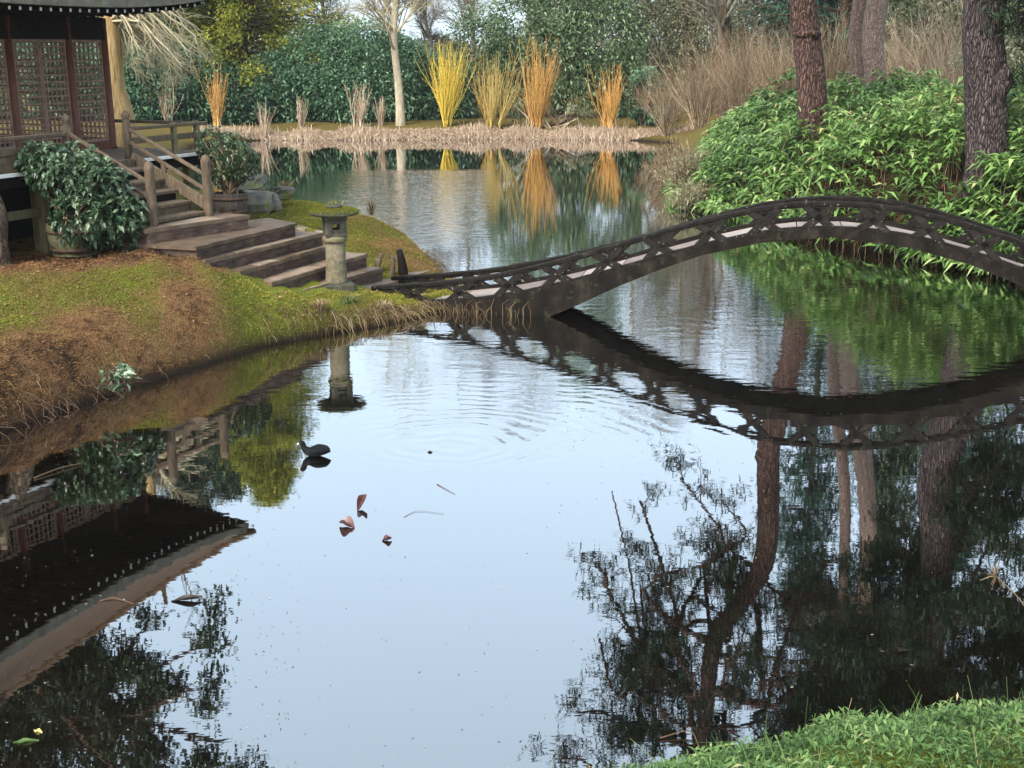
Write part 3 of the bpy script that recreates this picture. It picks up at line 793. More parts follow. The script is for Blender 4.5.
    for (q0, q1) in ((-.35, 1.45), (2.75, 6.1)):
        for z, w, h in ((DZ + .44, .09, .05), (DZ + .26, .05, .09)):
            g = MB(); beam(g, TH(q0, 1.70, z), TH(q1, 1.70, z), w, h); g.build("rail", M['greywood'], t)
    for z in (DZ + .06, DZ + .15):
        g = MB(); beam(g, TH(2.78, 1.70, z), TH(6.1, 1.70, z), .03, .085, tint=.4); g.build("rail", M['greywood'], t)
    g = MB(); beam(g, TH(-.12, 1.7, DZ + .44), TH(-.12, -5, DZ + .44), .09, .05); g.build("rail", M['greywood'], t)
    return t
make_tea_house()

def make_stairs():
    eT, eB, zT, zB = 1.80, 3.13, DZ, 1.47
    t = thing("timber_stairs", TH(2.1, 2.5, zB), "weathered timber stairs with handrails down from the tea house deck", "stairs")
    nst = 5
    for k in range(nst):
        f = (k + .5) / nst
        z = zT - (zT - zB) * (k + 1) / (nst + .0) + .02
        e = eT + (eB - .12 - eT) * (k + .35) / nst
        g = MB(); box(g, TH(2.1, e + .10, z), (1.12, .31, .05), RT, .008, rng.random()); g.build("tread", M['greywood'], t)
        g = MB(); box(g, TH(2.1, e - .04, z - .085 + .16), (1.10, .03, .125), RT, .004, rng.random()); g.build("riser", M['blackwood'] if k % 2 else M['greywood'], t)
    for q in (1.5, 2.7):
        g = MB(); beam(g, TH(q, eT - .05, zT + .02), TH(q, eB - .02, zB + .14), .05, .17, tint=.6); g.build("stringer", M['greywood'], t)
        g = MB(); p = TH(q, eB, zB)
        lathe(g, [(.07, -.25), (.07, .04), (.068, .72), (.074, .74), (.074, .78), (.05, .84), (.01, .862)], p, 14); g.build("newel_post", M['greywood'], t)
        for dz0, dz1 in ((.46, .56), (.27, .34)):
            g = MB(); beam(g, TH(q, 1.70, zT + dz0), TH(q, eB, zB + dz1), .05, .05); g.build("handrail", M['greywood'], t)
    g = MB(); beam(g, TH(1.5, 2.35, 1.2), TH(1.5, 2.35, 2.2), .07, .07); g.build("baluster", M['greywood'], t)
make_stairs()

# ------------------------------------------------------------------ stone steps fanning down to the bridge
def make_steps():
    E = [ # top height, front edge (image survey), extra front corner
        (1.44, [(146, 230), (250, 215)]),
        (1.24, [(120, 243), (196, 247), (297, 223)]),
        (1.04, [(205, 261), (324, 233)]),
        (.84, [(240, 272), (332, 245)]),
        (.64, [(272, 283), (368, 254)]),
        (.44, [(300, 292), (384, 268)])]
    fronts = []
    for z, px in E: fronts.append((z, [on_z(x, y, z)[:2] for x, y in px]))
    lst = fronts[-1]
    t = thing("stone_steps", (*fronts[3][1][0], .3), "broad stone steps fanning down from the stairs to the bridge", "steps")
    back = [TH(2.95, 2.7, 0)[:2], TH(1.2, 2.6, 0)[:2]]
    for i, (z, fr) in enumerate(fronts):
        fr = [np.array(q) for q in fr]
        if i == 0: bk = back
        else:
            ed = nrm(fr[-1] - fr[0]); up_ = np.array([-ed[1], ed[0]])       # away from the drop
            bk = [fr[0] + up_ * (.8 if i > 1 else .55), fr[-1] + up_ * .8]
        poly = fr + [bk[1], bk[0]]
        ff = np.linspace(0, 1, 14)[1:-1]; edge = [fr[0]]
        for a_, b_ in zip(fr[:-1], fr[1:]): edge += [a_ + (b_ - a_) * f_ + rng.normal(0, .012, 2) for f_ in ff] + [b_]
        poly = edge + [bk[1], bk[0]]
        g = MB(); prism(g, poly, z - .05, z, rng.random())
        # paving joints: slabs of different tone laid on the step, 4 mm proud
        n = 4 + i % 2
        for k in range(n):
            f0, f1 = k / n + .006, (k + 1) / n - .006
            a0, a1 = fr[0] * (1 - f0) + fr[-1] * f0, fr[0] * (1 - f1) + fr[-1] * f1
            b0, b1 = bk[0] * (1 - f0) + bk[1] * f0, bk[0] * (1 - f1) + bk[1] * f1
            if len(fr) == 2: prism(g, [a0 + (b0 - a0) * .02, a1 + (b1 - a1) * .02, b1, b0], z, z + .006 + .004 * rng.random(), rng.random())
        st = g.build("step", M['slab'], t)
        cen = sum(poly) / len(poly)
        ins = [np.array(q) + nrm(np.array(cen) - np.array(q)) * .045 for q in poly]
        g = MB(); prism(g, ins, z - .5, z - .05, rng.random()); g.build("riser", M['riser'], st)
make_steps()
g = MB(); e0, e1 = on_z(340, 298, .24)[:2], on_z(392, 283, .24)[:2]
prism(g, [e0, e1, on_z(440, 268, .24)[:2], on_z(378, 272, .24)[:2]], .02, .25, .6); prism(g, [on_z(392, 303, .13)[:2], on_z(396, 285, .13)[:2], on_z(345, 284, .2)[:2], on_z(330, 296, .2)[:2]], .0, .16, .3)
tag(g.build("landing_stone", M['slab']), "flat stone slabs at the foot of the steps before the bridge", "paving")

g = MB()
for k in range(11):
    px, py = 246 + (k % 4) * 22 + rng.uniform(-5, 5), 200 + (k // 4) * 8 + rng.uniform(-2, 2)
    c = at(px, py, 20.6 - (k // 4) * .75); zc = float(ground_z(c[0], c[1])); a = np.sort(rng.uniform(0, 2 * PI, 7)); rr = rng.uniform(.2, .34, 7)
    prism(g, np.c_[c[0] + rr * np.cos(a), c[1] + rr * np.sin(a)], zc - .12, zc + .02 + .01 * rng.random(), rng.random())
tag(g.build("path", M['slab']), "flat path stones set in the moss", kind="structure")

# ------------------------------------------------------------------ stone lantern
def make_lantern():
    z0 = .33
    p = on_z(337, 289, z0)
    t = thing("stone_lantern", p, "mossy stone lantern on the bank at the foot of the steps", "stone lantern")
    R = axes(np.array([.95, .3, 0])); c = np.array(p)
    g = MB(); box(g, c + [0, 0, .03], (.50, .50, .16), R, .03); g.build("base", M['lantern_dark'], t)
    g = MB(); lathe(g, [(.18, .10), (.162, .14), (.15, .4), (.147, .72)], c, 22, jit=.002); g.build("shaft", M['lantern'], t)
    g = MB(); lathe(g, [(.16, .715), (.185, .73), (.19, .76), (.185, .80), (.15, .815)], c, 22, jit=.002); g.build("collar", M['lantern'], t)
    lb = MB()
    box(lb, c + [0, 0, .83], (.32, .32, .05), R, .01); box(lb, c + [0, 0, 1.075], (.34, .34, .06), R, .012)
    for sx in (-1, 1):
        for sy in (-1, 1):
            box(lb, c + R @ np.array([sx * .105, sy * .105, .95]), (.10, .10, .22), R, .008)
    for k in range(4):
        a = k * PI / 2; d = np.array([math.cos(a), math.sin(a), 0]); s = np.array([-d[1], d[0], 0])
        box(lb, c + R @ (d * .115) + [0, 0, .88], np.abs(d) * .05 + np.abs(s) * .12 + [0, 0, .06], R, .004)
        box(lb, c + R @ (d * .115) + [0, 0, 1.02], np.abs(d) * .05 + np.abs(s) * .12 + [0, 0, .06], R, .004)
    lb.build("light_box", M['lantern_dark'], t)
    g = MB(); lathe(g, [(.20, 1.095), (.36, 1.125), (.385, 1.15), (.36, 1.175), (.22, 1.205), (.08, 1.225)], c, 12, smooth=False, jit=.004)
    cap = g.build("cap", M['lantern_dark'], t)
    g = MB(); lathe(g, [(.09, 1.22), (.125, 1.235), (.12, 1.255), (.05, 1.265)], c, 14); g.build("finial", M['lantern_dark'], cap)
    g = MB(); n = 2600
    a = rng.uniform(0, 2 * PI, n); rr = np.sqrt(rng.random(n)) * .385
    z = np.interp(rr, [0, .08, .22, .36, .385], [1.225, 1.225, 1.207, 1.178, 1.155])
    leaves(g, np.c_[rr * np.cos(a), rr * np.sin(a), z] + c, runit(n) * [1, 1, .6] + [0, 0, .8], .028, .012, np.clip(rng.normal(.5, .22, n), 0, 1), .2, rich=False)
    for _ in range(16):
        q = c + [rng.normal(0, .06), rng.normal(0, .06), 1.25]
        leaves(g, q[None], np.array([[rng.normal(0, .5), rng.normal(0, .5), 1]]), .11, .016, .8, .2)
    g.build("moss", M['moss'], cap)
make_lantern()

# ------------------------------------------------------------------ trunks, tubs, rocks near the tea house
def trunk_mesh(mb, P, R, s=20, lump=.05, flare=0.):
    P = np.asarray(P, float); K = len(P)
    T = nrm(np.gradient(P, axis=0)); U = nrm(np.cross(T, [0, 1., 0])); V = np.cross(T, U)
    a = np.arange(s) / s * 2 * PI
    ph = rng.uniform(0, 6, 5)
    l = 1 + lump * (np.sin(a[None] * 3 + ph[0] + np.arange(K)[:, None] * .35) * .5 + np.sin(a[None] * 5 + ph[1] - np.arange(K)[:, None] * .5) * .35) + lump * .3 * rng.normal(size=(K, s))
    if flare: l = l + flare * np.exp(-np.arange(K)[:, None] / 2.0) * (.6 + .6 * np.maximum(0, np.sin(a[None] * 4 + ph[2])))
    rad = np.asarray(R)[:, None] * l
    ring = P[:, None] + rad[..., None] * (np.cos(a)[None, :, None] * U[:, None] + np.sin(a)[None, :, None] * V[:, None])
    k = np.arange(K - 1)[:, None] * s; j = np.arange(s)[None]; j2 = (j + 1) % s
    F = np.stack([k + j, k + j2, k + s + j2, k + s + j], -1).reshape(-1, 4)
    mb.add(ring.reshape(-1, 3), F, .5, True)

def make_tub(name, loc, r, h, mat, label, cat="planter"):
    t = thing(name, loc, label, cat)
    c = np.array(loc)
    g = MB(); n = 22
    for i in range(n):
        a0, a1 = (i + .03) / n * 2 * PI, (i + .97) / n * 2 * PI
        for (z0, r0, z1, r1) in ((0, r * .86, h * .5, r * .97), (h * .5, r * .97, h, r)):
            tt = rng.random() if z0 == 0 else tt
            q = [(r0, a0, z0), (r0, a1, z0), (r1, a1, z1), (r1, a0, z1)]
            o = [np.array([R_ * math.cos(a), R_ * math.sin(a), z]) for R_, a, z in q]; inn = [np.array([(R_ - .03) * math.cos(a), (R_ - .03) * math.sin(a), z]) for R_, a, z in q]
            g.add(np.array(o + inn) + c, [[0, 1, 2, 3], [7, 6, 5, 4], [0, 4, 5, 1], [3, 2, 6, 7], [0, 3, 7, 4], [1, 5, 6, 2]], tt)
    g.build("staves", mat, t)
    for z, rr in ((h * .2, r * .91), (h * .78, r * .995)):
        g = MB(); lathe(g, [(rr - .012, z - .022), (rr + .008, z - .022), (rr + .011, z + .022), (rr - .012, z + .022)], c, 28); g.build("hoop", M['rust'], t)
    g = MB(); lathe(g, [(.01, h * .1), (r * .9, h * .1), (r * .93, h * .88), (.02, h * .93)], c, 16, jit=.008); g.build("soil", M['soil'], t)
    return t
tub_p = on_z(77, 252, 1.12)
make_tub("planter_tub", tub_p - [0, 0, .02], .37, .42, M['tub'], "mossy round wooden tub holding the big broad-leaved shrub")
bar_p = on_z(231, 214, 1.26)
make_tub("planter_tub", bar_p - [0, 0, .03], .275, .37, M['darktub'], "dark half barrel by the foot of the timber stairs")

def rosette_bush(name, stem_root, centers, radii, n_ros, leaf_L, leaf_W, mat, label, cat, per=7, stems=True, seed_tint=.5, stem_mat=None):
    t = thing(name, stem_root, label, cat)
    centers = np.array(centers, float); radii = np.array(radii, float)
    vol = np.prod(radii, 1) ** .66; pick = rng.choice(len(centers), n_ros, p=vol / vol.sum())
    u = runit(n_ros); rad = rng.uniform(.55, 1.03, n_ros)[:, None] ** .6
    P = centers[pick] + u * radii[pick] * rad
    out = nrm(u / radii[pick] + [0, 0, .35])
    g = MB()
    for k in range(per):
        a = k / per * 2 * PI + rng.uniform(0, 6, n_ros)
        s = nrm(np.cross(out, [0.1, .2, 1.])); s2 = np.cross(out, s)
        D = s * np.cos(a)[:, None] + s2 * np.sin(a)[:, None] + out * rng.uniform(.1, .8, (n_ros, 1))
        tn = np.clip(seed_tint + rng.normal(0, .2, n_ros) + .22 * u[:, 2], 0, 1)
        leaves(g, P + rng.normal(0, .015, P.shape), D, leaf_L * rng.uniform(.7, 1.2, n_ros), leaf_W * rng.uniform(.8, 1.15, n_ros), np.clip(tn + rng.normal(0, .15, n_ros), 0, 1), .16, .1)
    g.build("foliage", mat, t)
    if stems:
        g = MB(); r0 = np.array(stem_root)
        sel = rng.choice(n_ros, min(60, n_ros), False)
        Q = P[sel]; m1 = r0 + (Q - r0) * .45 + rng.normal(0, .06, Q.shape) + [0, 0, .05]
        b0 = r0 + rng.normal(0, .05, Q.shape) * [1, 1, 0]
        pts = np.stack([b0, (b0 + m1) / 2 + rng.normal(0, .02, Q.shape), m1, (m1 + Q) / 2, Q], 1)
        tubes(g, pts, np.tile(np.linspace(.016, .005, 5), (len(sel), 1)), 5, rng.random(len(sel)))
        g.build("stems", stem_mat or M['browntwig'], t)
    return t
tp = np.array(tub_p)
rosette_bush("broadleaf_shrub", tp + [0, 0, .36], [tp + [.05, 0, 1.05], tp + [-.28, .1, 1.12], tp + [.35, -.02, .85], tp + [.25, -.25, .48], tp + [.62, .0, .45], tp + [-.45, .1, 1.28]],
    [(.5, .45, .42), (.42, .4, .35), (.45, .4, .45), (.45, .3, .36), (.34, .3, .42), (.25, .3, .2)], 640, .115, .055, M['rhodo'], "large glossy broad-leaved shrub spilling out of the mossy tub", "shrub", 8, seed_tint=.45)
bp_ = np.array(bar_p)
rosette_bush("camellia_shrub", bp_ + [0, 0, .3], [bp_ + [0, 0, .92], bp_ + [-.2, .05, 1.08], bp_ + [.2, 0, .82], bp_ + [0, 0, .62]], [(.4, .38, .38), (.3, .3, .3), (.28, .3, .3), (.3, .3, .22)],
    460, .075, .038, M['camellia'], "small dark-leaved shrub growing in the half barrel", "shrub", 6, seed_tint=.45)

def rock(loc, size, label, group, seed):
    r = np.random.default_rng(seed)
    g = MB(); nu, nv = 16, 9
    th = np.linspace(0, 2 * PI, nu, endpoint=False); ph = np.linspace(-PI / 2 + .05, PI / 2 - .05, nv)
    A, B = np.meshgrid(th, ph)
    rad = 1 + .16 * np.sin(2 * A + r.uniform(0, 6)) * np.cos(B) + .12 * np.sin(3 * B + A + r.uniform(0, 6)) + .06 * r.normal(size=A.shape)
    def sq(x): return np.sign(x) * np.abs(x) ** .65
    V = np.stack([rad * sq(np.cos(B)) * sq(np.cos(A)), rad * sq(np.cos(B)) * sq(np.sin(A)), rad * sq(np.sin(B))], -1) * np.array(size)
    k = np.arange(nv - 1)[:, None] * nu; j = np.arange(nu)[None]; j2 = (j + 1) % nu
    g.add(V.reshape(-1, 3) + np.array(loc), np.stack([k + j, k + j2, k + nu + j2, k + nu + j], -1).reshape(-1, 4), .5, False)
    e = np.arange(nu); g.f.append((e[None, ::-1], False)); g.f.append(((nv - 1) * nu + e[None], False))
    return tag(g.build("rock", M['rock']), label, "rock", group)
for i, (px, py, Y, sz, lb) in enumerate([
    (254, 196, 20.4, (.38, .3, .17), "widest grey rock, low beside the half barrel at the water's edge"),
    (246, 183, 21.3, (.36, .3, .13), "pale flat rock on top behind the small dark-leaved shrub"),
    (272, 198, 20.6, (.17, .16, .15), "small grey rock touching the path beyond the half barrel"),
    (283, 187, 22.6, (.24, .2, .12), "farthest mossy rock of the pile beside the path")]):
    p = at(px, py, Y); z = min(p[2], float(ground_z(p[0], p[1])) + sz[2] * .8); 
    rock((p[0], p[1], p[2] if i == 1 else max(z, p[2] - .1)), sz, lb, "rocks beside the path", 40 + i)
# old trunk at the left edge
b0 = on_z(-4, 264, 1.08)
t = thing("old_tree", b0, "old leaning tree trunk with flared roots in front of the tea house deck", "tree")
g = MB(); P = catmull([b0 - [0, 0, .25], b0 + [0, 0, .25], b0 + [-.08, .1, .9], b0 + [-.9, .25, 2.2], b0 + [-2.2, .5, 4.2], b0 + [-3.6, .8, 7]], 36)
trunk_mesh(g, P, np.interp(np.arange(36), [0, 4, 12, 35], [.25, .19, .165, .12]), 18, .06, .5); g.build("trunk", M['oldbark'], t)
TP = P[None]; TR = np.interp(np.arange(36), [0, 4, 12, 35], [.25, .19, .165, .12])[None]
P1, R1 = spawn(TP, TR, 14, 3.2, 1.1, .45, .72, 1., 7, .1, -.02, .2)
P2, R2 = spawn(P1, R1, 90, 1.3, .8, .5, .3, 1., 5, 0, -.03, .2)
g = MB(); tubes(g, P1, R1, 6); tubes(g, P2, R2, 4); g.build("branches", M['oldbark'], t)
g = MB(); n = 5200; k = rng.integers(0, len(P2), n); f = rng.integers(1, 5, n)
leaves(g, P2[k, f] + rng.normal(0, .12, (n, 3)), runit(n) + [0, 0, .1], .11, .045, rng.random(n), .25, rich=False); g.build("crown", M['oakleaf'], t)

# weathered stump post by the bridge end
p = at(404, 271, 19.35); p[2] = float(ground_z(p[0], p[1]))
g = MB(); P = np.array([p - [0, 0, .2], p + [-.01, 0, .1], p + [-.03, 0, .25], p + [-.07, 0, .44]]); trunk_mesh(g, P, np.array([.085, .075, .068, .05]), 12, .12)
e = np.arange(12); g.f.append((36 + e[None], False))
tag(g.build("stump", M['blackwood']), "short blackened wooden stump standing behind the bridge rail", "stump")
g = MB()
for k in range(5):
    q = p + [-.22 - .05 * k + rng.normal(0, .03), rng.normal(0, .08), 0]
    P = catmull([q - [0, 0, .1], q + [rng.normal(0, .06), 0, .16], q + [rng.normal(0, .1), .02, .3 + rng.normal(0, .04)]], 8); trunk_mesh(g, P, np.linspace(.05, .03, 8), 8, .2)
tag(g.build("driftwood", M['greywood']), "cluster of pale gnarled roots between the lantern and the black stump", "driftwood")

# ------------------------------------------------------------------ moss and needles on the mound
def sample_land(n, x0, x1, y0, y1, keep):
    x = rng.uniform(x0, x1, n); y = rng.uniform(y0, y1, n); d = sdist(x, y)
    k = (d > .02) & keep(x, y, d); x, y, d = x[k], y[k], d[k]
    return x, y, d
STEP_POLY = np.array([on_z(118, 247, 1.24)[:2], on_z(205, 262, 1.04)[:2], on_z(240, 274, .84)[:2], on_z(272, 286, .64)[:2], on_z(302, 296, .42)[:2], on_z(340, 300, .2)[:2], on_z(415, 285, .2)[:2], on_z(384, 266, .44)[:2], on_z(368, 252, .64)[:2], on_z(330, 240, .9)[:2], on_z(298, 222, 1.24)[:2], on_z(250, 213, 1.44)[:2], on_z(200, 200, 1.5)[:2], on_z(120, 215, 1.5)[:2]])
def in_poly(x, y, poly):
    ins = np.zeros(x.shape, bool)
    for (ax, ay), (bx, by) in zip(poly, np.roll(poly, -1, 0)):
        ins ^= ((ay > y) != (by > y)) & (x < (bx - ax) * (y - ay) / (by - ay + 1e-12) + ax)
    return ins
x, y, d = sample_land(250000, -7.6, -.6, 10.6, 24.5, lambda x, y, d: ~in_poly(x, y, STEP_POLY) & (x > -.47 * y - .8) & (d < 5))
z = ground_z(x, y)
mo = np.clip(moss_amount(x, y) + rng.normal(0, .17, len(x)), 0, 1)
k = z < .10; 
g = MB(); D = runit(len(x)) * [1, 1, .35] + [0, 0, .45]
L = np.where(mo < .4, rng.uniform(.03, .12, len(x)), rng.uniform(.018, .06, len(x)))
D[mo < .4, 2] *= .5
leaves(g, np.c_[x, y, z - .004], D, L, np.where(mo < .4, .006, .011), np.clip(mo, 0, 1), .15, rich=False)
tag(g.build("moss_carpet", M['blades'], origin=(0, 0, 0)), "moss and fallen needles covering the left bank", "moss", kind="stuff")

# fallen leaves scattered on the moss
x, y, d = sample_land(1500, -7.4, -1.2, 10.8, 18, lambda x, y, d: ~in_poly(x, y, STEP_POLY) & (d < 2.8) & (vnoise(x, y, 1.3, 2) > .42))
g = MB(); n = len(x); leaves(g, np.c_[x, y, ground_z(x, y) + .012], runit(n) * [1, 1, .25], rng.uniform(.03, .075, n), rng.uniform(.02, .045, n), rng.random(n), .05, .3)
tag(g.build("leaf_litter", M['litter'], origin=(0, 0, 0)), "brown fallen leaves lying on the left bank", "leaf litter", kind="stuff")

# dead grass hanging over the water's edge
def edge_points(a, b, n, inset):
    seg = POND[a:b + 1]; L = np.r_[0, np.cumsum(np.linalg.norm(np.diff(seg, axis=0), axis=1))]
    s = rng.uniform(0, L[-1], n)
    P = np.c_[np.interp(s, L, seg[:, 0]), np.interp(s, L, seg[:, 1])]
    i = np.clip(np.searchsorted(L, s) - 1, 0, len(seg) - 2); tg = nrm(seg[i + 1] - seg[i]); land = np.c_[-tg[:, 1], tg[:, 0]]
    tst = sdist(*(P + land * .05).T) < 0
    land[tst] *= -1
    return P + land * inset[:, None], -land
g = MB()
for (a, b, n, Lm, tmean) in ((2, 5, 160, .11, .15), (5, 6, 180, .13, .25), (6, 8, 380, .20, .42), (8, 12, 300, .16, .3)):
    ins = rng.uniform(.02, .30, n); P, out = edge_points(a, b, n, ins)
    zz = ground_z(P[:, 0], P[:, 1])
    L = Lm * rng.uniform(.4, 1.4, n)
    o3 = np.c_[out + rng.normal(0, .5, (n, 2)), np.zeros(n)]
    p0 = np.c_[P, zz]; p1 = p0 + o3 * L[:, None] * .35 + np.c_[np.zeros((n, 2)), L * rng.uniform(.1, .5, n)]
    p2 = p1 + o3 * L[:, None] * .4 + np.c_[np.zeros((n, 2)), -L * .35]; p3 = p2 + o3 * L[:, None] * .15 + np.c_[np.zeros((n, 2)), -L * .5]
    p2[:, 2] = np.maximum(p2[:, 2], .01); p3[:, 2] = np.maximum(p3[:, 2], -.01)
    tubes(g, np.stack([p0, p1, p2, p3], 1), np.tile([.0036, .0034, .003, .0015], (n, 1)), 3, np.clip(rng.normal(tmean, .3, n), 0, 1))
# upright stalks in front of the bridge foot
n = 55; s = rng.uniform(.5, 2.4, n); P = np.c_[-2.08 + .978 * s, 18 - .206 * s] + np.array([-.02, -.16]) + rng.normal(0, .05, (n, 2))
hgt = rng.uniform(.08, .34, n); p0 = np.c_[P, np.full(n, -.05)]; p1 = p0 + np.c_[rng.normal(0, .03, (n, 2)), hgt * .7]; p2 = p1 + np.c_[rng.normal(0, .07, (n, 2)), hgt * rng.uniform(.05, .5, n)]
tubes(g, np.stack([p0, p1, p2], 1), np.tile([.0045, .004, .002], (n, 1)), 4, np.clip(rng.normal(.4, .2, n), 0, 1))
tag(g.build("dry_grass", M['straw'], origin=(0, 0, 0)), "dead grass hanging over the water along the left bank", "dry grass", kind="stuff")

def tuft(name, loc, n, L, W, mat, label, cat, lean=(0, 0, 0), spread=.7, tm=.5, group=None):
    g = MB(); c = np.array(loc, float)
    a = rng.uniform(0, 2 * PI, n); o = np.c_[np.cos(a), np.sin(a), np.zeros(n)]
    h = L * rng.uniform(.5, 1.15, n)[:, None]; sp = spread * rng.uniform(.2, 1, n)[:, None]
    p0 = c + o * rng.uniform(0, .08, (n, 1)); up = np.array([0, 0, 1.]) + np.array(lean)
    p1 = p0 + (up + o * sp * .5) * h * .45; p2 = p1 + (up * .55 + o * sp) * h * .38; p3 = p2 + (o * sp - up * .35) * h * .33
    P = np.stack([p0, p1, p2, p3], 1)
    side = nrm(np.cross(o, [0, 0, 1.])) * W / 2; w = np.array([.7, 1, .8, .05])[None, :, None]
    A, B = P + side[:, None] * w, P - side[:, None] * w
    V = np.stack([A, B], 2).reshape(-1, 3); i = np.arange(n)[:, None, None] * 8; kk = np.arange(3)[None, :, None] * 2
    F = (i + kk + np.array([0, 1, 3, 2])[None, None]).reshape(-1, 4)
    g.add(V, F, np.repeat(np.clip(rng.normal(tm, .25, n), 0, 1), 8))
    return tag(g.build(name, mat), label, cat, group)
pz = on_z(346, 312, .12); tuft("sedge_tuft", pz, 150, .34, .014, M['iris'], "green sedge tuft hanging to the water below the stone lantern", "grass tuft", (.1, -.35, 0), .8, .45)
pz = on_z(384, 312, .1); tuft("straw_tuft", pz, 150, .24, .010, M['straw'], "pale straw tuft at the bridge foot right of the sedge", "grass tuft", (0, -.2, 0), 1.0, .65)
pz = on_z(320, 312, .25); tuft("straw_tuft", pz, 110, .26, .009, M['straw'], "pale straw tuft on the bank edge left of the sedge", "grass tuft", (.1, -.3, 0), .9, .55)
pz = on_z(358, 296, .2); tuft("sedge_tuft", pz, 60, .22, .012, M['iris'], "small dark green sedge tuft between lantern and bridge end", "grass tuft", (.1, -.1, 0), .7, .4)
pz = on_z(372, 215, .75); tuft("straw_tuft", pz, 45, .42, .010, M['straw'], "thin dry tuft on top of the mossy point behind the lantern", "grass tuft", (.0, 0, 0), .6, .35)
pz = on_z(285, 195, 1.0); tuft("straw_tuft", pz, 80, .4, .012, M['straw'], "dry tuft beside the rocks at the end of the path", "grass tuft", (.2, 0, 0), .9, .55)

# leafy plant on the left bank's edge
p = on_z(118, 385, .30)
rosette_bush("bank_plant", p, [p + [.0, 0, .10], p + [.12, -.03, .06], p + [-.12, .02, .05]], [(.16, .12, .09), (.12, .1, .08), (.12, .1, .06)], 14, .13, .05, M['rhodo'], "green leafy plant leaning over the edge of the left bank", "plant", 5, stems=True, seed_tint=.6, stem_mat=M['oldbark'])
# exposed roots / litter under the bank lip
g = MB(); P, out = edge_points(2, 4, 150, rng.uniform(.0, .15, 150)); zz = ground_z(P[:, 0], P[:, 1])
p0 = np.c_[P, zz + .02]; o3 = np.c_[out, np.zeros(150)]
pts = [p0]
for k in range(5): pts.append(pts[-1] + o3 * .05 + rng.normal(0, .05, (150, 3)) + [0, 0, -.05])
tubes(g, np.stack(pts, 1), np.tile(np.linspace(.006, .002, 6), (150, 1)), 4, rng.random(150) * .2)
tag(g.build("bank_roots", M['browntwig'], origin=(0, 0, 0)), "tangle of bare roots under the lip of the left bank", "roots", kind="stuff")

# ------------------------------------------------------------------ bamboo thicket on the right bank
def bamboo():
    n = 17000
    x = rng.uniform(3.5, 15, n); y = rng.uniform(14.5, 36, n); d = sdist(x, y)
    k = (d > -.35) & (d < 6.5) & (x < .46 * y + 1.5) & (y > 15.5)
    k &= ~((np.hypot(x - 8.75, y - 22.4) < .55))
    k &= ~((x > 10.5) & (y < 16.2))
    xe = rng.uniform(7.4, 11.6, 2600); ye = rng.uniform(16.6, 22.2, 2600); de = sdist(xe, ye); ke = (de > -.3) & (np.hypot(xe - 8.75, ye - 22.4) > .5)
    x, y, d = np.r_[x[k], xe[ke]], np.r_[y[k], ye[ke]], np.r_[d[k], de[ke]]
    keep = rng.random(len(x)) < np.where(d < 2.5, 1., .75); x, y, d = x[keep], y[keep], d[keep]
    gap = (vnoise(x + 9, y + 3, 1.1, 2) > .36) | (d < .4); x, y, d = x[gap], y[gap], d[gap]
    return x, y, d
x, y, d = bamboo()
lump = .5 + .5 * np.sin(x * 1.7 + 2 * np.sin(y * .8)) * np.sin(y * 1.4 + 1)
gz_ = np.maximum(ground_z(x, y), .05)
big = vnoise(x, y, .75, 2)
hh = (.35 + .75 * smooth01((d + .3) / 1.6)) * (.25 + 1.35 * big + .2 * lump) * rng.uniform(.45, 1.1, len(x))
fr_ = (x > 7.6) & (y < 22.0) & (d > .5)
hh = np.where(fr_, np.maximum(hh * .9, (1.98 - .02 * (x - 8) - gz_) * rng.uniform(.55, 1.0, len(x))), hh)
hh *= .5 + .5 * smooth01((x / y - .155) / .09)
hh[(d < .35)] *= .8
C0 = np.c_[x, y, gz_ + hh]
over = np.clip(.5 - d, 0, 1)[:, None]
g = MB(); n = len(x); per = 6
base_t = np.clip(.42 + .28 * (lump - .5) + rng.normal(0, .13, n) + .5 * (vnoise(x + 40, y, .9, 2) - .5) + .2 * (hh / hh.max() - .4), 0, 1)
hd = rng.uniform(0, 2 * PI, n)
for k in range(per):
    a = hd + (k - per / 2) * .75 + rng.normal(0, .3, n)
    D = np.c_[np.cos(a), np.sin(a), rng.uniform(-.15, .6, n)]
    leaves(g, C0 + rng.normal(0, .03, (n, 3)), D, rng.uniform(.22, .40, n), rng.uniform(.055, .088, n), np.clip(base_t + rng.normal(0, .2, n), 0, 1), rng.uniform(.15, .55, n), .10)
sel = rng.random(n) < .35
P = np.stack([np.c_[x, y, gz_ - .1], np.c_[x + rng.normal(0, .05, n), y, gz_ + hh * .5], C0], 1)[sel]
g2 = MB(); tubes(g2, P, np.tile([.006, .005, .003], (len(P), 1)), 3, rng.random(len(P)))
tag(g.build("bamboo_thicket", M['bamboo'], origin=(0, 0, 0)), "thicket of low broad-leaved bamboo covering the right bank", "bamboo", kind="stuff")
tag(g2.build("bamboo_stems", M['straw'], origin=(0, 0, 0)), "thin straw-coloured stems under the bamboo leaves", "bamboo stems", kind="stuff")
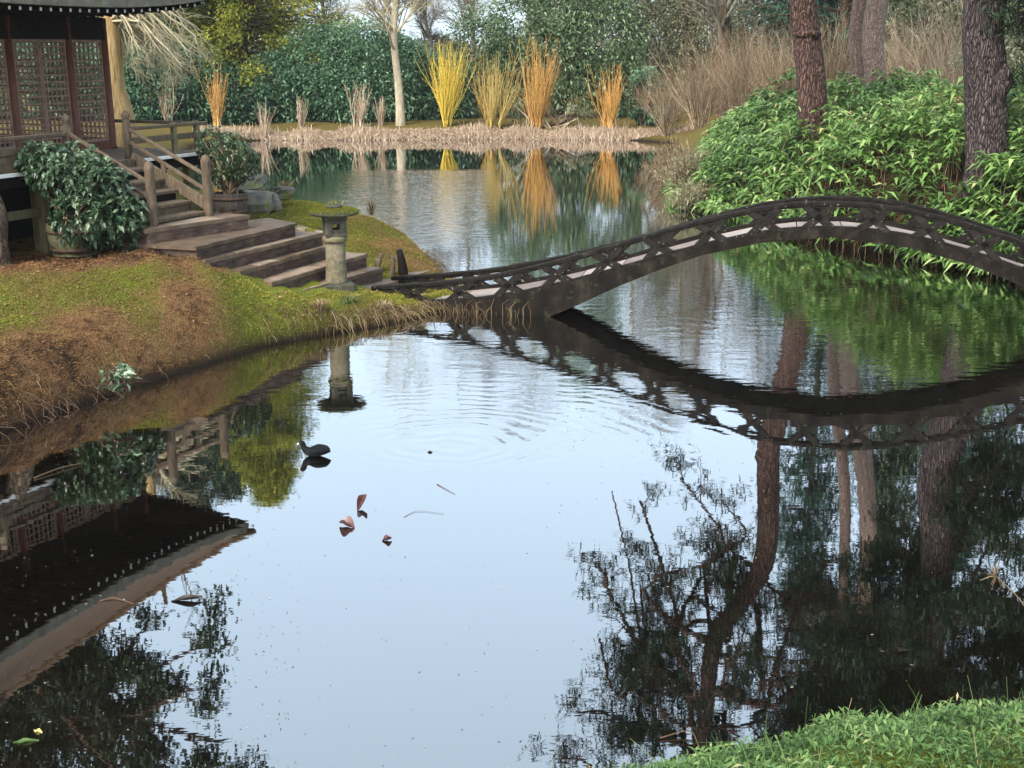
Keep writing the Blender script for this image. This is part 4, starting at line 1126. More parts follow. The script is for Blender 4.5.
# browned shrub at the left end of the bamboo
def twig_shrub(name, base, n, h, spread, mat, label, cat, group=None, r=.012, sub=0, leaf=None, wob=.1, lean=(0, 0)):
    t = thing(name, base, label, cat, group)
    b = np.array(base, float)
    a = rng.uniform(0, 2 * PI, n); tilt = spread * np.sqrt(rng.random(n))
    D = np.c_[np.cos(a) * np.sin(tilt), np.sin(a) * np.sin(tilt), np.cos(tilt)] + [lean[0], lean[1], 0]
    L = h * rng.uniform(.5, 1.05, n) * (1 - .25 * tilt)
    P = [b + np.c_[np.cos(a), np.sin(a), a * 0] * rng.uniform(0, .12 * h * .5, (n, 1)) + [0, 0, -.05]]
    for k in range(5):
        D = nrm(D + rng.normal(0, wob, (n, 3)) + [0, 0, .10]); P.append(P[-1] + D * (L / 5)[:, None])
    P = np.stack(P, 1); R = np.tile(np.linspace(r, r * .35, 6), (n, 1))
    g = MB(); tubes(g, P, R, 3, rng.random(n))
    if sub:
        P2, R2 = spawn(P, R, sub, h * .4, .5, .6, .3, .95, 4, .1, .02, .15); tubes(g, P2, R2, 3, rng.random(sub))
    g.build("stems", mat, t)
    if leaf:
        lm, ln, lL, lW = leaf
        k = rng.integers(0, n, ln); f = rng.integers(2, 6, ln); gl = MB()
        leaves(gl, P[k, f] + rng.normal(0, .06 * h, (ln, 3)), runit(ln) + [0, 0, .2], lL, lW, rng.random(ln), .3, rich=False); gl.build("foliage", lm, t)
    return t
def gz1(p): return float(ground_z(np.array([p[0]]), np.array([p[1]]))[0])
def gpt(px, Y):
    p = at(px, 100, Y); return np.array([p[0], p[1], gz1(p)])
p = gpt(694, 32.5); p[2] = max(p[2], .2)
twig_shrub("brown_shrub", p, 320, 1.5, 1.2, M['browntwig'], "bushy olive and brown shrub at the waterside end of the bamboo", "shrub", None, .010, 500, (M['olive'], 1500, .13, .035), .18)
p = gpt(676, 35.5); p[2] = max(p[2], .1)
twig_shrub("brown_shrub", p, 260, 1.5, 1.1, M['browntwig'], "ochre-brown brush between the far brush and the olive shrub at the water's edge", "shrub", None, .009, 420, (M['straw'], 700, .13, .03), .2)
p = gpt(690, 29.6); p[2] = max(p[2], .1)
twig_shrub("brown_shrub", p, 200, .8, 1.3, M['browntwig'], "olive-leaved brush drooping to the water at the bamboo's left foot", "shrub", None, .008, 260, (M['olive'], 900, .13, .035), .2)
p = gpt(705, 30.0); p[2] = max(p[2], .1)
twig_shrub("brown_shrub", p, 160, .85, 1.3, M['browntwig'], "low rust-brown brush hanging over the water below the olive shrub", "shrub", None, .009, 260, (M['straw'], 350, .12, .03), .2)

# ------------------------------------------------------------------ pines on the right bank
def needle_tufts(g, P, n_each, L, tint_shift=0.):
    n = len(P)
    for k in range(n_each):
        D = runit(n) + [0, 0, .25]
        leaves(g, P + rng.normal(0, .05, (n, 3)), D, L * rng.uniform(.6, 1.2, n), .034, np.clip(rng.normal(.45 + tint_shift, .22, n), 0, 1), .05, 0, rich=False)
def limb(p0, p1, sag=.3, K=9, wob=.12):
    p0, p1 = np.asarray(p0, float), np.asarray(p1, float)
    L = np.linalg.norm(p1 - p0); f = np.linspace(0, 1, 5)[:, None]
    Q = p0 * (1 - f) + p1 * f + np.sin(f * PI) * [0, 0, sag * L * .3] + rng.normal(0, wob * L * .18, (5, 3)) * np.sin(f * PI)
    return catmull(Q, K)
def make_pine(name, pts, radii, bark, label, limbs, subs, tufts, per, base_z, flat=.55, sublen=1.35, L=.26, needles='pine', group="pines on the right bank"):
    pts = [np.asarray(p, float) for p in pts]
    t = thing(name, (pts[0][0], pts[0][1], base_z), label, "pine tree", group)
    K = 48
    P = catmull(pts, K); R = np.interp(np.linspace(0, 1, K), np.linspace(0, 1, len(radii)), radii)
    g = MB(); trunk_mesh(g, P, R, 22, .05, .18); tk = g.build("trunk", bark, t)
    LP = []; LR = []
    for (f, target, r) in limbs:
        i = f * (K - 1); p0 = P[int(i)]
        LP.append(limb(p0, target, .3, 13, 1.3)); LR.append(r * 1.25 * np.linspace(1, .3, 13))
    LP, LR = np.array(LP), np.array(LR)
    P2, R2 = spawn(LP, LR, subs, sublen, .8, .6, .25, 1., 6, .05, .03, .22, fall=.45, flat=flat)
    P3, R3 = spawn(P2, R2, tufts, sublen * .45, .7, .6, .3, 1., 4, .1, .05, .2, fall=.3, flat=flat * .6)
    g = MB(); tubes(g, LP, LR, 8); tubes(g, P2, R2, 5); tubes(g, P3, R3, 3); g.build("limbs", bark, t)
    tips = np.concatenate([P3[:, -1], P3[:, 2], P2[:, -1]])
    g = MB(); needle_tufts(g, tips, per, L); g.build("crown", M[needles], t)
    return t
# the crooked pine
YA = 28.0
A = [at(814, 130, YA) - [0, 0, 1.0], at(812, 95, YA), at(803, 5, YA), mirrored(769, 455, YA), mirrored(765, 555, YA), mirrored(738, 606, YA), mirrored(714, 640, YA), mirrored(705, 720, YA), mirrored(695, 800, YA - .5)]
tg = []
for (px, py, Y, f, r) in [(640, 500, 28.5, .84, .09), (612, 492, 28, .86, .05), (680, 478, 28.3, .80, .07), (605, 575, 27.5, .88, .09), (640, 585, 29, .86, .08), (600, 640, 28.5, .92, .08), (575, 715, 28, .95, .09),
    (560, 760, 27.5, .97, .08), (640, 700, 29, .95, .08), (620, 780, 28, .99, .08), (720, 500, 27.5, .76, .06), (700, 540, 29, .82, .06), (810, 600, 28.5, .74, .10), (830, 560, 29.5, .72, .08), (770, 680, 28.5, .88, .1),
    (800, 720, 27.8, .92, .09), (760, 760, 29, .97, .09), (700, 800, 28.5, .99, .08), (850, 660, 28, .85, .09), (740, 640, 26.5, .85, .07), (665, 640, 26.5, .9, .07)]:
    tg.append((f, mirrored(px, py, Y), r))
make_pine("pine_tree", A, [.36, .33, .30, .28, .27, .26, .24, .22, .18, .1], M['redpinebark'], "crooked red-brown pine standing nearest the water's left end of the bamboo", tg, 420, 2300, 5, gz1(A[0]))
# two slim pines side by side
def slim(px, px_m, Y, r, label, seed):
    p_b = at(px, 82, Y); zb = gz1(p_b)
    pts = [np.array([p_b[0], Y, zb - .3]), at(px, 80, Y), at(px + 2, 5, Y), mirrored(px_m[1], 500, Y), mirrored(px_m[2], 645, Y), mirrored(px_m[3], 770, Y)]
    tg = []
    for k in range(20):
        f = rng.uniform(.72, .99); i = f * 5; p0 = np.array(pts)[min(int(i), 4)] * (1 - i + int(i)) + np.array(pts)[min(int(i), 4) + 1] * (i - int(i)); a = rng.uniform(0, 2 * PI)
        tg.append((f, p0 + np.array([math.cos(a), math.sin(a), rng.uniform(-.1, .3)]) * rng.uniform(1.4, 3.4), .06))
    make_pine("pine_tree", pts, [r, r * .97, r * .93, r * .9, r * .8, r * .66, r * .35], M['palepinebark'], label, tg, 320, 1700, 6, zb)
slim(857, (851, 845, 841, 838), 34, .20, "slimmer left one of the two pinkish pines side by side", 1)
slim(875, (868, 867, 864, 860), 33.2, .30, "thicker right one of the two pinkish pines side by side", 2)
# the big dark pine
YD = 22.5
Dp = [at(988, 150, YD) - [0, 0, .9], at(987, 150, YD), at(985, 80, YD), at(984, 5, YD), mirrored(938, 560, YD), mirrored(924, 680, YD), mirrored(910, 780, YD)]
tg = []
for (px, py, Y, f, r) in [(1010, 470, 23, .68, .09), (1040, 430, 22, .66, .08), (900, 560, 23.5, .74, .09), (1060, 560, 22.5, .76, .1), (860, 640, 22, .84, .1), (820, 690, 23, .9, .09), (1000, 640, 24, .83, .1), (1080, 650, 22, .85, .1),
    (880, 720, 21.5, .92, .1), (940, 760, 23, .96, .1), (1020, 730, 21.5, .93, .1), (800, 760, 22.5, .96, .09), (760, 700, 23, .92, .08), (990, 540, 21, .74, .07), (1090, 480, 23.5, .68, .09), (900, 800, 22, .99, .08), (1060, 780, 23, .98, .08), (720, 780, 22, .98, .07)]:
    tg.append((f, mirrored(px, py, Y), r))
make_pine("pine_tree", Dp, [.40, .37, .365, .35, .33, .28, .14], M['pinebark'], "big dark plated pine with the thickest trunk on the right bank", tg, 520, 4200, 7, gz1(Dp[0]))
g = MB(); P = mirrored(985, 120, YD)
# branch collar on the crooked pine and the burr on the big pine are built in as lumps of bark
def burr(parent_name_label, c, size, bark):
    for o in bpy.data.objects:
        if o.get("label") == parent_name_label:
            g = MB(); nu, nv = 12, 7
            A_, B_ = np.meshgrid(np.linspace(0, 2 * PI, nu, endpoint=False), np.linspace(-1.5, 1.5, nv)); rad = 1 + .15 * rng.normal(size=A_.shape)
            V = np.stack([rad * np.cos(B_) * np.cos(A_), rad * np.cos(B_) * np.sin(A_), rad * np.sin(B_)], -1) * size + c
            k = np.arange(nv - 1)[:, None] * nu; j = np.arange(nu)[None]; j2 = (j + 1) % nu
            g.add(V.reshape(-1, 3), np.stack([k + j, k + j2, k + nu + j2, k + nu + j], -1).reshape(-1, 4), .5, True); g.build("burr", bark, o)
burr("big dark plated pine with the thickest trunk on the right bank", at(1000, 82, YD - .15), np.array([.16, .22, .42]), M['pinebark'])
burr("crooked red-brown pine standing nearest the water's left end of the bamboo", at(808, 34, YA - .2), np.array([.32, .2, .10]), M['redpinebark'])

# ------------------------------------------------------------------ far bank: hedges, willows, trees
def conifer(name, base, h, r, mat, label, n, L, W, top_cut=0, droop=.35):
    t = thing(name, base, label, "conifer"); b = np.array(base, float)
    g = MB(); K = 12; P = np.stack([b + [0, 0, h * f] for f in np.linspace(-.02, 1, K)]); trunk_mesh(g, P, np.linspace(.28, .03, K), 10, .04); g.build("trunk", M['oldbark'], t)
    nb = 420; f = rng.uniform(.06, .98, nb) ** .9; a = rng.uniform(0, 2 * PI, nb); bl = r * (1 - f) ** .75 * rng.uniform(.7, 1.15, nb) + .15
    p0 = b + np.c_[np.zeros((nb, 2)), f * h]; o = np.c_[np.cos(a), np.sin(a), np.full(nb, .15)]
    p1 = p0 + o * bl[:, None] * .5; p2 = p0 + o * bl[:, None] + np.c_[np.zeros((nb, 2)), -bl * .12]
    LP = np.stack([p0, p1, p2], 1); LR = np.tile([.05, .03, .01], (nb, 1)); g = MB(); tubes(g, LP, LR, 4); g.build("limbs", M['oldbark'], t)
    k = rng.integers(0, nb, n); s = rng.uniform(.25, 1.05, n)[:, None]; Pn = np.where(s < .5, LP[k, 0] * (1 - 2 * s) + LP[k, 1] * 2 * s, LP[k, 1] * (2 - 2 * s) + LP[k, 2] * (2 * s - 1))
    tw = rng.normal(0, .2, nb)[k]; g = MB()
    leaves(g, Pn + rng.normal(0, .30, (n, 3)) * [1, 1, .6], o[k] + runit(n) * .8, L * rng.uniform(.6, 1.2, n), W, np.clip(.5 + tw + rng.normal(0, .2, n), 0, 1), droop, .1, rich=False)
    g.build("crown", mat, t); return t
def leaf_mound(name, blobs, n, L, W, mat, label, cat, group=None, shade=.35, inner=.7):
    """blobs: (px, py_centre, Y, rx, ry, rz)"""
    cs, rs = [], []
    for (px, py, Y, rx, ry, rz) in blobs: cs.append(at(px, py, Y)); rs.append((rx, ry, rz))
    cs, rs = np.array(cs), np.array(rs)
    base = np.array([cs[:, 0].mean(), cs[:, 1].mean(), gz1(cs.mean(0))])
    t = thing(name, base, label, cat, group)
    vol = np.prod(rs, 1) ** .67; pick = rng.choice(len(cs), n, p=vol / vol.sum()); u = runit(n)
    # clumped leaves
    nc = max(24, n // 110); cu = runit(nc); ci = rng.integers(0, nc, n); tw = rng.normal(0, .26, nc)
    u2 = nrm(cu[ci] + rng.normal(0, .13, (n, 3)))
    rad = rng.uniform(inner, 1.0, n) * (1 + tw[ci] * .35)
    P = cs[pick] + u2 * rs[pick] * rad[:, None]
    k = P[:, 2] > gz1(base) - .1; P, u2, tt = P[k], u2[k], tw[ci][k]
    g = MB(); m_ = len(P)
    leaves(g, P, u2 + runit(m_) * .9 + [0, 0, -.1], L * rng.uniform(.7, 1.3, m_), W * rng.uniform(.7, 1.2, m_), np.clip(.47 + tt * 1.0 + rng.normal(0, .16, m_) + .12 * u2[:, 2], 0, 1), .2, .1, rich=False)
    g.build("foliage", mat, t)
    g = MB(); n2 = 14; sel = rng.integers(0, m_, n2); b0 = base + rng.normal(0, .3, (n2, 3)) * [1, .5, 0]
    tubes(g, np.stack([b0 - [0, 0, .1], b0 * .5 + P[sel] * .5 + rng.normal(0, .1, (n2, 3)), P[sel]], 1), np.tile([.05, .035, .012], (n2, 1)), 5, rng.random(n2)); g.build("stems", M['browntwig'], t)
    return t
leaf_mound("rhododendron_hedge", [(285, 92, 58, 1.8, 1.5, 2.0), (325, 78, 58.5, 2.2, 1.6, 2.5), (370, 74, 58.5, 2.2, 1.6, 2.6), (405, 86, 58.5, 1.8, 1.5, 2.2), (345, 98, 57.6, 3.2, 1.3, 1.6), (440, 92, 59.5, 1.8, 1.4, 1.9)], 50000, .19, .10, M['hedge'], "big rounded blue-green hedge behind the pale bare tree", "hedge", inner=.75)
leaf_mound("laurel_hedge", [(130, 98, 55, 2.4, 1.6, 2.0), (175, 92, 56, 2.4, 1.6, 2.2), (225, 104, 57, 2.2, 1.6, 1.7), (258, 112, 57.5, 1.6, 1.4, 1.4), (90, 100, 55, 2.4, 1.6, 2.2), (30, 95, 55, 3, 1.6, 2.6)], 40000, .19, .10, M['laurel'], "dark laurel hedge behind the tea house and orange willow", "hedge", inner=.75)
leaf_mound("holly_tree", [(560, 60, 60, 2.2, 2, 2.6), (600, 40, 60.5, 2.5, 2.2, 3.4), (575, -40, 61, 3.0, 2.4, 4.2), (620, 85, 60, 1.5, 1.5, 2.0), (520, 30, 60.5, 1.8, 1.8, 2.6), (600, -110, 61, 2.0, 2, 2.6), (480, 58, 61, 2.0, 1.6, 2.6), (505, 70, 60, 1.6, 1.4, 2.2)], 34000, .22, .10, M['holly'], "tall dense holly-green tree behind the willows", "tree", inner=.55)
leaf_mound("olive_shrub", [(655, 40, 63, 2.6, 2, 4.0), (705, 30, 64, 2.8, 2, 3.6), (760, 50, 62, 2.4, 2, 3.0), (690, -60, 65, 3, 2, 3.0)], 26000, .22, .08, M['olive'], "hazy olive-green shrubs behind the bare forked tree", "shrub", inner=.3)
leaf_mound("laurel_bush", [(647, 98, 56.5, 1.0, .9, 1.25)], 3500, .18, .09, M['hedge'], "small dark green bush right of the last orange willow", "bush", inner=.6)
leaf_mound("fir_tree", [(840, -5, 60, 3.2, 2, 3.4), (800, -20, 62, 3, 2, 3.2), (880, 10, 61, 2, 2, 2.6)], 16000, .26, .09, M['bluefir'], "blue-green evergreen behind the two pinkish pines", "tree", inner=.5)
leaf_mound("evergreen_bush", [(1010, 60, 36, 1.6, 1.4, 1.7), (940, 30, 44, 2, 1.6, 2.4), (1040, 20, 40, 2.2, 1.8, 2.4)], 12000, .17, .055, M['olive'], "grey-green bushes behind the big dark pine", "bush", inner=.5)
leaf_mound("fern_clump", [(525, 112, 55.3, .8, .5, .55), (575, 116, 55.5, .9, .5, .5)], 900, .2, .05, M['olive'], "low green clump at the foot of the willows", "plant", inner=.3)

for i, (px, Y, h_, r_, lb) in enumerate([(838, 56, 24, 4.6, "tall blue-green fir rising behind the gap between the crooked pine and the pinkish pines"), (925, 50, 17, 3.2, "tall blue-green fir behind the pale brush left of the big dark pine"), (1000, 54, 20, 3.6, "tall blue-green fir hidden low down by the big dark pine")]):
    conifer("fir_tree", gpt(px, Y), h_, r_, M['bluefir' if i % 2 == 0 else 'conifer'], lb, 20000, .34, .10)

def coppice(px, Y, n, h, spread, mat, label):
    p = gpt(px, Y); t = thing("coppiced_willow", p, label, "willow", "coppiced willows on the far bank")
    ns = 7; st = rng.normal(0, .17 * min(1, spread * 4), (ns, 2)); k = rng.integers(0, ns, n)
    a = rng.uniform(0, 2 * PI, n); tilt = spread * 1.5 * np.sqrt(rng.random(n))
    D = np.c_[np.cos(a) * np.sin(tilt) + st[k, 0] * 1.2, np.sin(a) * np.sin(tilt) + st[k, 1] * 1.2, np.cos(tilt)]
    L = h * np.clip(rng.normal(.8, .22, n), .25, 1.15)
    P = [np.c_[p[0] + st[k, 0], p[1] + st[k, 1], np.full(n, p[2] - .05)]]
    P.append(P[0] + np.c_[rng.normal(0, .03, (n, 2)), np.full(n, .3)])
    for q in range(6):
        D = nrm(D + rng.normal(0, .10, (n, 3)) + [0, 0, .22]); P.append(P[-1] + D * ((L - .3) / 6)[:, None])
    P = np.stack(P, 1); Rr = np.tile(np.linspace(.014, .005, 8), (n, 1)); Rr[:, :2] = .022
    g = MB(); tubes(g, P, Rr, 3, rng.random(n))
    P2, R2 = spawn(P, Rr, n * 2, h * .32, .35, .65, .35, .95, 4, .15, .05, .12); tubes(g, P2, np.maximum(R2, .004), 3, rng.random(n * 2))
    g.build("stems", mat, t); return t
coppice(446, 54.9, 170, 3.4, .25, M['yellowtwig'], "bright yellow coppiced willow on the far bank")
coppice(491, 54.8, 120, 3.0, .28, M['ambertwig'], "dull amber coppiced willow between the yellow and the orange one")
coppice(537, 54.9, 110, 3.6, .19, M['orangetwig'], "tall narrow orange willow in front of the holly-green tree")
coppice(611, 55.2, 100, 2.6, .28, M['orangetwig'], "short gold-orange willow beside the small dark green bush")
coppice(216, 53.5, 70, 2.5, .12, M['orangetwig'], "lone narrow orange willow in front of the dark laurel hedge")
coppice(357, 55.2, 55, 1.9, .32, M['reed'], "straw-coloured willow sprouts left of the pale bare tree")
coppice(165, 54, 50, 1.8, .35, M['reed'], "pale straw sprouts behind the timber stairs rail")

# reeds along the far water's edge
n = 15000
x = rng.uniform(-13.5, 8, n); y = np.interp(x, [-13.5, -11, -4, 0, 5, 8], [52, 53.3, 53.6, 54, 53.4, 52.2]) + rng.uniform(-.1, .75, n)
clump = .75 + .35 * np.sin(x * 1.9 + 2 * np.sin(x * .7)); h = rng.uniform(.25, .72, n) * clump; tallr = rng.random(n) < .03; h[tallr] *= 2.0
p0 = np.c_[x, y, np.maximum(ground_z(x, y), 0) - .03]; h *= .5; p1 = p0 + np.c_[rng.normal(0, .07, (n, 2)), h * .6]; p2 = p1 + np.c_[rng.normal(0, .06, (n, 2)), h * rng.uniform(.1, .6, n)]
g = MB(); tubes(g, np.stack([p0, p1, p2], 1), np.tile([.013, .011, .005], (n, 1)), 3, np.clip(rng.normal(.55, .25, n), 0, 1))
tag(g.build("reed_fringe", M['reed'], origin=(0, 0, 0)), "fringe of dry reeds along the far water's edge", "reeds", kind="stuff")
for (px, Y, nn, h, lb) in ((300, 55.6, 60, 1.5, "brown reed clump at the foot of the blue-green hedge, left of the straw sprouts"), (380, 55.6, 60, 1.4, "brown reed clump just left of the pale bare tree trunk"), (262, 53.4, 40, 1.7, "brown reed clump at the left end of the reed fringe")):
    twig_shrub("reed_clump", gpt(px, Y), nn, h, .13, M['reed'], lb, "reeds", "reed clumps", .012, 0)

# bare trees
def bare_tree(name, pts, radii, mat_tr, mat_tw, label, n1, n2, n3, L1, ang=.75, f0=.35, grav=.02, up=.15, group=None, n4=0, s=14):
    pts = np.array(pts, float)
    t = thing(name, (pts[0][0], pts[0][1], gz1(pts[0])), label, "tree", group)
    K = 26; P = catmull(pts, K); R = np.interp(np.linspace(0, 1, K), np.linspace(0, 1, len(radii)), radii)
    g = MB(); trunk_mesh(g, P, R, s, .04, .2); g.build("trunk", mat_tr, t)
    P1, R1 = spawn(P[None], R[None], n1, L1, ang, .42, f0, 1., 8, up, grav, .14, fall=.45)
    P2, R2 = spawn(P1, R1, n2, L1 * .5, .65, .6, .25, 1., 6, .05, grav, .16)
    P3, R3 = spawn(P2, R2, n3, L1 * .28, .6, .65, .2, 1., 5, .0, grav, .18)
    g = MB(); tubes(g, P1, R1, 6, rng.random(len(P1))); tubes(g, P2, np.maximum(R2, .009), 4, rng.random(len(P2))); tubes(g, P3, np.maximum(R3, .006), 3, rng.random(len(P3)))
    if n4:
        P4, R4 = spawn(P3, R3, n4, L1 * .16, .6, .7, .2, 1., 4, 0, grav, .2); tubes(g, P4, np.maximum(R4, .005), 3, rng.random(len(P4)))
    g.build("branches", mat_tw, t)
    return t
b = gpt(400, 55.5)
bare_tree("bare_tree", [b - [0, 0, .2], at(399, 90, 55.5), at(394, 40, 55.5), at(396, 0, 55.5), at(399, -40, 55.5), at(397, -90, 55.6)], [.22, .185, .15, .13, .10, .03], M['palebark'], M['paletwig'], "pale bare tree in front of the blue-green hedge on the far bank", 20, 220, 1700, 4.6, .75, .33, .0, .1)
b = gpt(722, 58)
bare_tree("bare_tree", [b - [0, 0, .2], at(722, 70, 58), at(724, 30, 58), at(720, -20, 58), at(716, -120, 58)], [.42, .36, .34, .26, .08], M['oldbark'], M['greytwig'], "grey forked bare tree above the brown brush", 18, 140, 800, 6.5, .55, .35, .02, .2)
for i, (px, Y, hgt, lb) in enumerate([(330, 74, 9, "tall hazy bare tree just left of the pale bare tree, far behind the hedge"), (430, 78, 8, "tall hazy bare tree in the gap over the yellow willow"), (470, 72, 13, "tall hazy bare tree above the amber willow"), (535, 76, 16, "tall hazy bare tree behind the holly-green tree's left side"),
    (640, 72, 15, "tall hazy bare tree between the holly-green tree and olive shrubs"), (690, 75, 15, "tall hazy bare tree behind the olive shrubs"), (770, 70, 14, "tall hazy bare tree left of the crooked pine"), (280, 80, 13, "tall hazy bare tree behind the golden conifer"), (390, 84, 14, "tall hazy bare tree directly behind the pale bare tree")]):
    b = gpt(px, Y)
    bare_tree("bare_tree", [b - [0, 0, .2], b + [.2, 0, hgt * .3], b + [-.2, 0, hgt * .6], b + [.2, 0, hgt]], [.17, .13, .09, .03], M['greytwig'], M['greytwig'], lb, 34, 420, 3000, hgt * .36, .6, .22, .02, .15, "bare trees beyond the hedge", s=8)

# the wood far behind
n = 60000; x = rng.uniform(-75, 75, n); lay = rng.integers(0, 3, n); y = 88 + lay * 12 + rng.normal(0, 2.5, n)
top = 4.5 + lay * 1.6 + 4.0 * vnoise(x, lay * 9.0, .12, 3); rr_ = x / y; gp = smooth01((rr_ + .20) / .03) * (1 - smooth01((rr_ - .0) / .03)); top = top * (1 - gp) + (3.0 + 1.2 * vnoise(x, lay * 9., .2, 2)) * gp; h = top * rng.random(n) ** .75
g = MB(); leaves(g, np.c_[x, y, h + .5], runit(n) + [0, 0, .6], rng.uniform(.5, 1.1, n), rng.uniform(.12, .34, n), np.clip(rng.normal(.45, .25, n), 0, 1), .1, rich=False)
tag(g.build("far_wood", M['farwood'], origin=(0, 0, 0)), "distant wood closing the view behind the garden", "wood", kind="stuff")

# damp winter air
m, nt, nd, lk = newmat("damp air"); pv = N_(nd, "ShaderNodeVolumePrincipled"); pv.inputs['Color'].default_value = (.95, .96, 1, 1); pv.inputs['Density'].default_value = .0003; pv.inputs['Anisotropy'].default_value = .2
o = N_(nd, "ShaderNodeOutputMaterial"); lk.new(pv.outputs[0], o.inputs[1])
g = MB(); box(g, (0, 48, 11.5), (190, 150, 27), None, .01); tag(g.build("haze", m, origin=(0, 0, 0)), "thin damp haze", kind="stuff")

# brown brush between the willows and the pines
for i, (px, Y, n, h, sp, mt, lb) in enumerate([(668, 52.5, 150, 2.6, .6, 'browntwig', "tan brush at the water's edge beyond the bamboo"), (700, 50, 190, 3.0, .55, 'browntwig', "tall brown brush just right of the tan brush"), (740, 47, 200, 3.0, .6, 'browntwig', "dense brown brush below the forked bare tree"),
    (780, 44, 180, 2.8, .6, 'browntwig', "rounded brush just left of the crooked pine"), (825, 42, 170, 2.8, .55, 'browntwig', "brown brush between the crooked pine and the pinkish pines"), (905, 43, 180, 3.2, .5, 'reed', "straw-pale brush right of the pinkish pines"), (945, 41, 170, 3.3, .5, 'reed', "straw-pale brush just left of the big dark pine"), (880, 47, 160, 3.0, .55, 'browntwig', "dull brush glimpsed behind the pinkish pines"), (760, 52, 160, 3.4, .55, 'browntwig', "tall thin brush behind the dense brown brush")]):
    twig_shrub("brush", gpt(px, Y), int(n * .6), h * 1.35, sp * .8, M[mt], lb, "shrub", "bare brush on the right bank", .010, n * 5, wob=.17)

# golden conifer, grey conifers and the tan-barked tree beside the tea house
p = gpt(246, 60.5); conifer("golden_conifer", p, 19, 6.0, M['golden'], "tall golden-green conifer above the dark laurel hedge", 70000, .30, .10, droop=.12)
p = gpt(158, 61); conifer("grey_conifer", p, 21, 4.6, M['conifer'], "grey-green conifer left of the golden one, behind the tea house", 30000, .38, .12)
p = gpt(205, 66); conifer("grey_conifer", p, 21, 4.0, M['conifer'], "dark conifer behind the golden conifer", 20000, .42, .13)
# tan-barked tree with drooping bare limbs
YT = 25.0
b = gpt(113, YT)
t = bare_tree("weeping_tree", [b - [0, 0, .2], at(120, 124, YT), at(115, 90, YT), at(111, 40, YT), at(107, 5, YT), at(104, -60, YT), at(98, -200, YT)], [.42, .31, .215, .20, .16, .12, .04], M['tanbark'], M['paletwig'], "tan-barked tree with pale drooping bare limbs beside the tea house", 8, 60, 250, 2.6, .9, .6, -.02, .1)
# its drooping twigs
o0 = np.stack([at(106, 4, YT), at(108, 22, YT), at(107, 12, YT)])
g = MB(); nb = 34; P = []
for k in range(nb):
    s = o0[k % 3]; e = at(rng.uniform(128, 198), rng.uniform(10, 64), YT + rng.uniform(-.9, .9)); mid = (s + e) / 2 + [0, 0, .25 + .2 * rng.random()]
    P.append(catmull([s, mid, e, e + [.18, 0, -.22]], 9) + rng.normal(0, .02, (9, 3)))
P = np.array(P); R = np.tile(np.linspace(.03, .008, 9), (nb, 1)); tubes(g, P, R, 5, rng.random(nb))
P2, R2 = spawn(P, R, 420, .75, .5, .6, .35, 1., 6, 0, -.07, .16); tubes(g, P2, np.maximum(R2, .004), 3, rng.random(420))
P3, R3 = spawn(P2, R2, 600, .4, .5, .7, .3, 1., 4, 0, -.07, .16); tubes(g, P3, np.maximum(R3, .003), 3, rng.random(600))
g.build("drooping_limbs", M['paletwig'], t)
# broad evergreen behind the tea house, seen mirrored in the water
YE = 24.0
b = np.array([-13.5, YE, 1.2])
t = thing("evergreen_oak", b, "broad dark evergreen tree standing behind the tea house, mirrored low in the pond", "tree")
P = catmull([b - [0, 0, .2], b + [.2, 0, 3], b + [.6, 0, 6], b + [1.2, -.3, 9], b + [1.6, -.3, 13]], 30); R = np.linspace(.42, .1, 30)
g = MB(); trunk_mesh(g, P, R, 16, .05, .2); g.build("trunk", M['oldbark'], t)
tg = [mirrored(px, py, Y) for px, py, Y in [(215, 640, 23), (190, 690, 22.5), (230, 740, 23), (150, 620, 24), (120, 680, 24), (60, 720, 23), (170, 760, 22.5), (100, 770, 24), (20, 690, 24), (235, 790, 23), (-20, 760, 23), (140, 800, 22), (210, 820, 24), (80, 640, 25), (40, 800, 22), (-60, 700, 24)]]
LP = np.array([limb(P[int(rng.uniform(10, 26))], q, .2) for q in tg]); LR = np.tile(np.linspace(.11, .03, 9), (len(tg), 1))
P2, R2 = spawn(LP, LR, 170, 1.5, .8, .6, .3, 1., 6, .05, 0, .22); P3, R3 = spawn(P2, R2, 1500, .7, .7, .6, .3, 1., 4, 0, -.02, .2)
g = MB(); tubes(g, LP, LR, 7); tubes(g, P2, R2, 5); tubes(g, P3, R3, 3); g.build("limbs", M['oldbark'], t)
tips = np.concatenate([P3[:, -1], P3[:, 2], P2[:, -1]]); g = MB()
for k in range(9): leaves(g, tips + rng.normal(0, .12, tips.shape), runit(len(tips)) + [0, 0, .1], .17 * rng.uniform(.6, 1.2, len(tips)), .065, rng.random(len(tips)), .25, .1, rich=False)
g.build("crown", M['oakleaf'], t)
# thin pole standing in the far water
p = on_z(343, 206, 0)

# ------------------------------------------------------------------ near bank herbs
x = rng.uniform(-3.2, 5.2, 330000); y = rng.uniform(1.2, 5.2, 330000); d = sdist(x, y)
k = (d > .12) & (d < 2.0) & (np.abs(x) < .5 * y + 2.2); x, y, d = x[k], y[k], d[k]
z = ground_z(x, y)
g = MB(); n = len(x); lum = .5 + .5 * np.sin(x * 9 + 2 * np.sin(y * 7)) * np.sin(y * 11 + x * 3)
hgt = rng.uniform(.0, .055, n) * (.5 + lum)
D = runit(n) * [1, 1, .7] + [0, -.1, .55]
leaves(g, np.c_[x, y, z + hgt], D, rng.uniform(.018, .044, n), rng.uniform(.005, .011, n), np.clip(.40 + .3 * (lum - .5) + rng.normal(0, .17, n) + (hgt - .03) * 4, 0, 1) * np.where(rng.random(n) < .03, 0, 1) + np.where(rng.random(n) < .03, 1, 0) * .0, .2, .12)
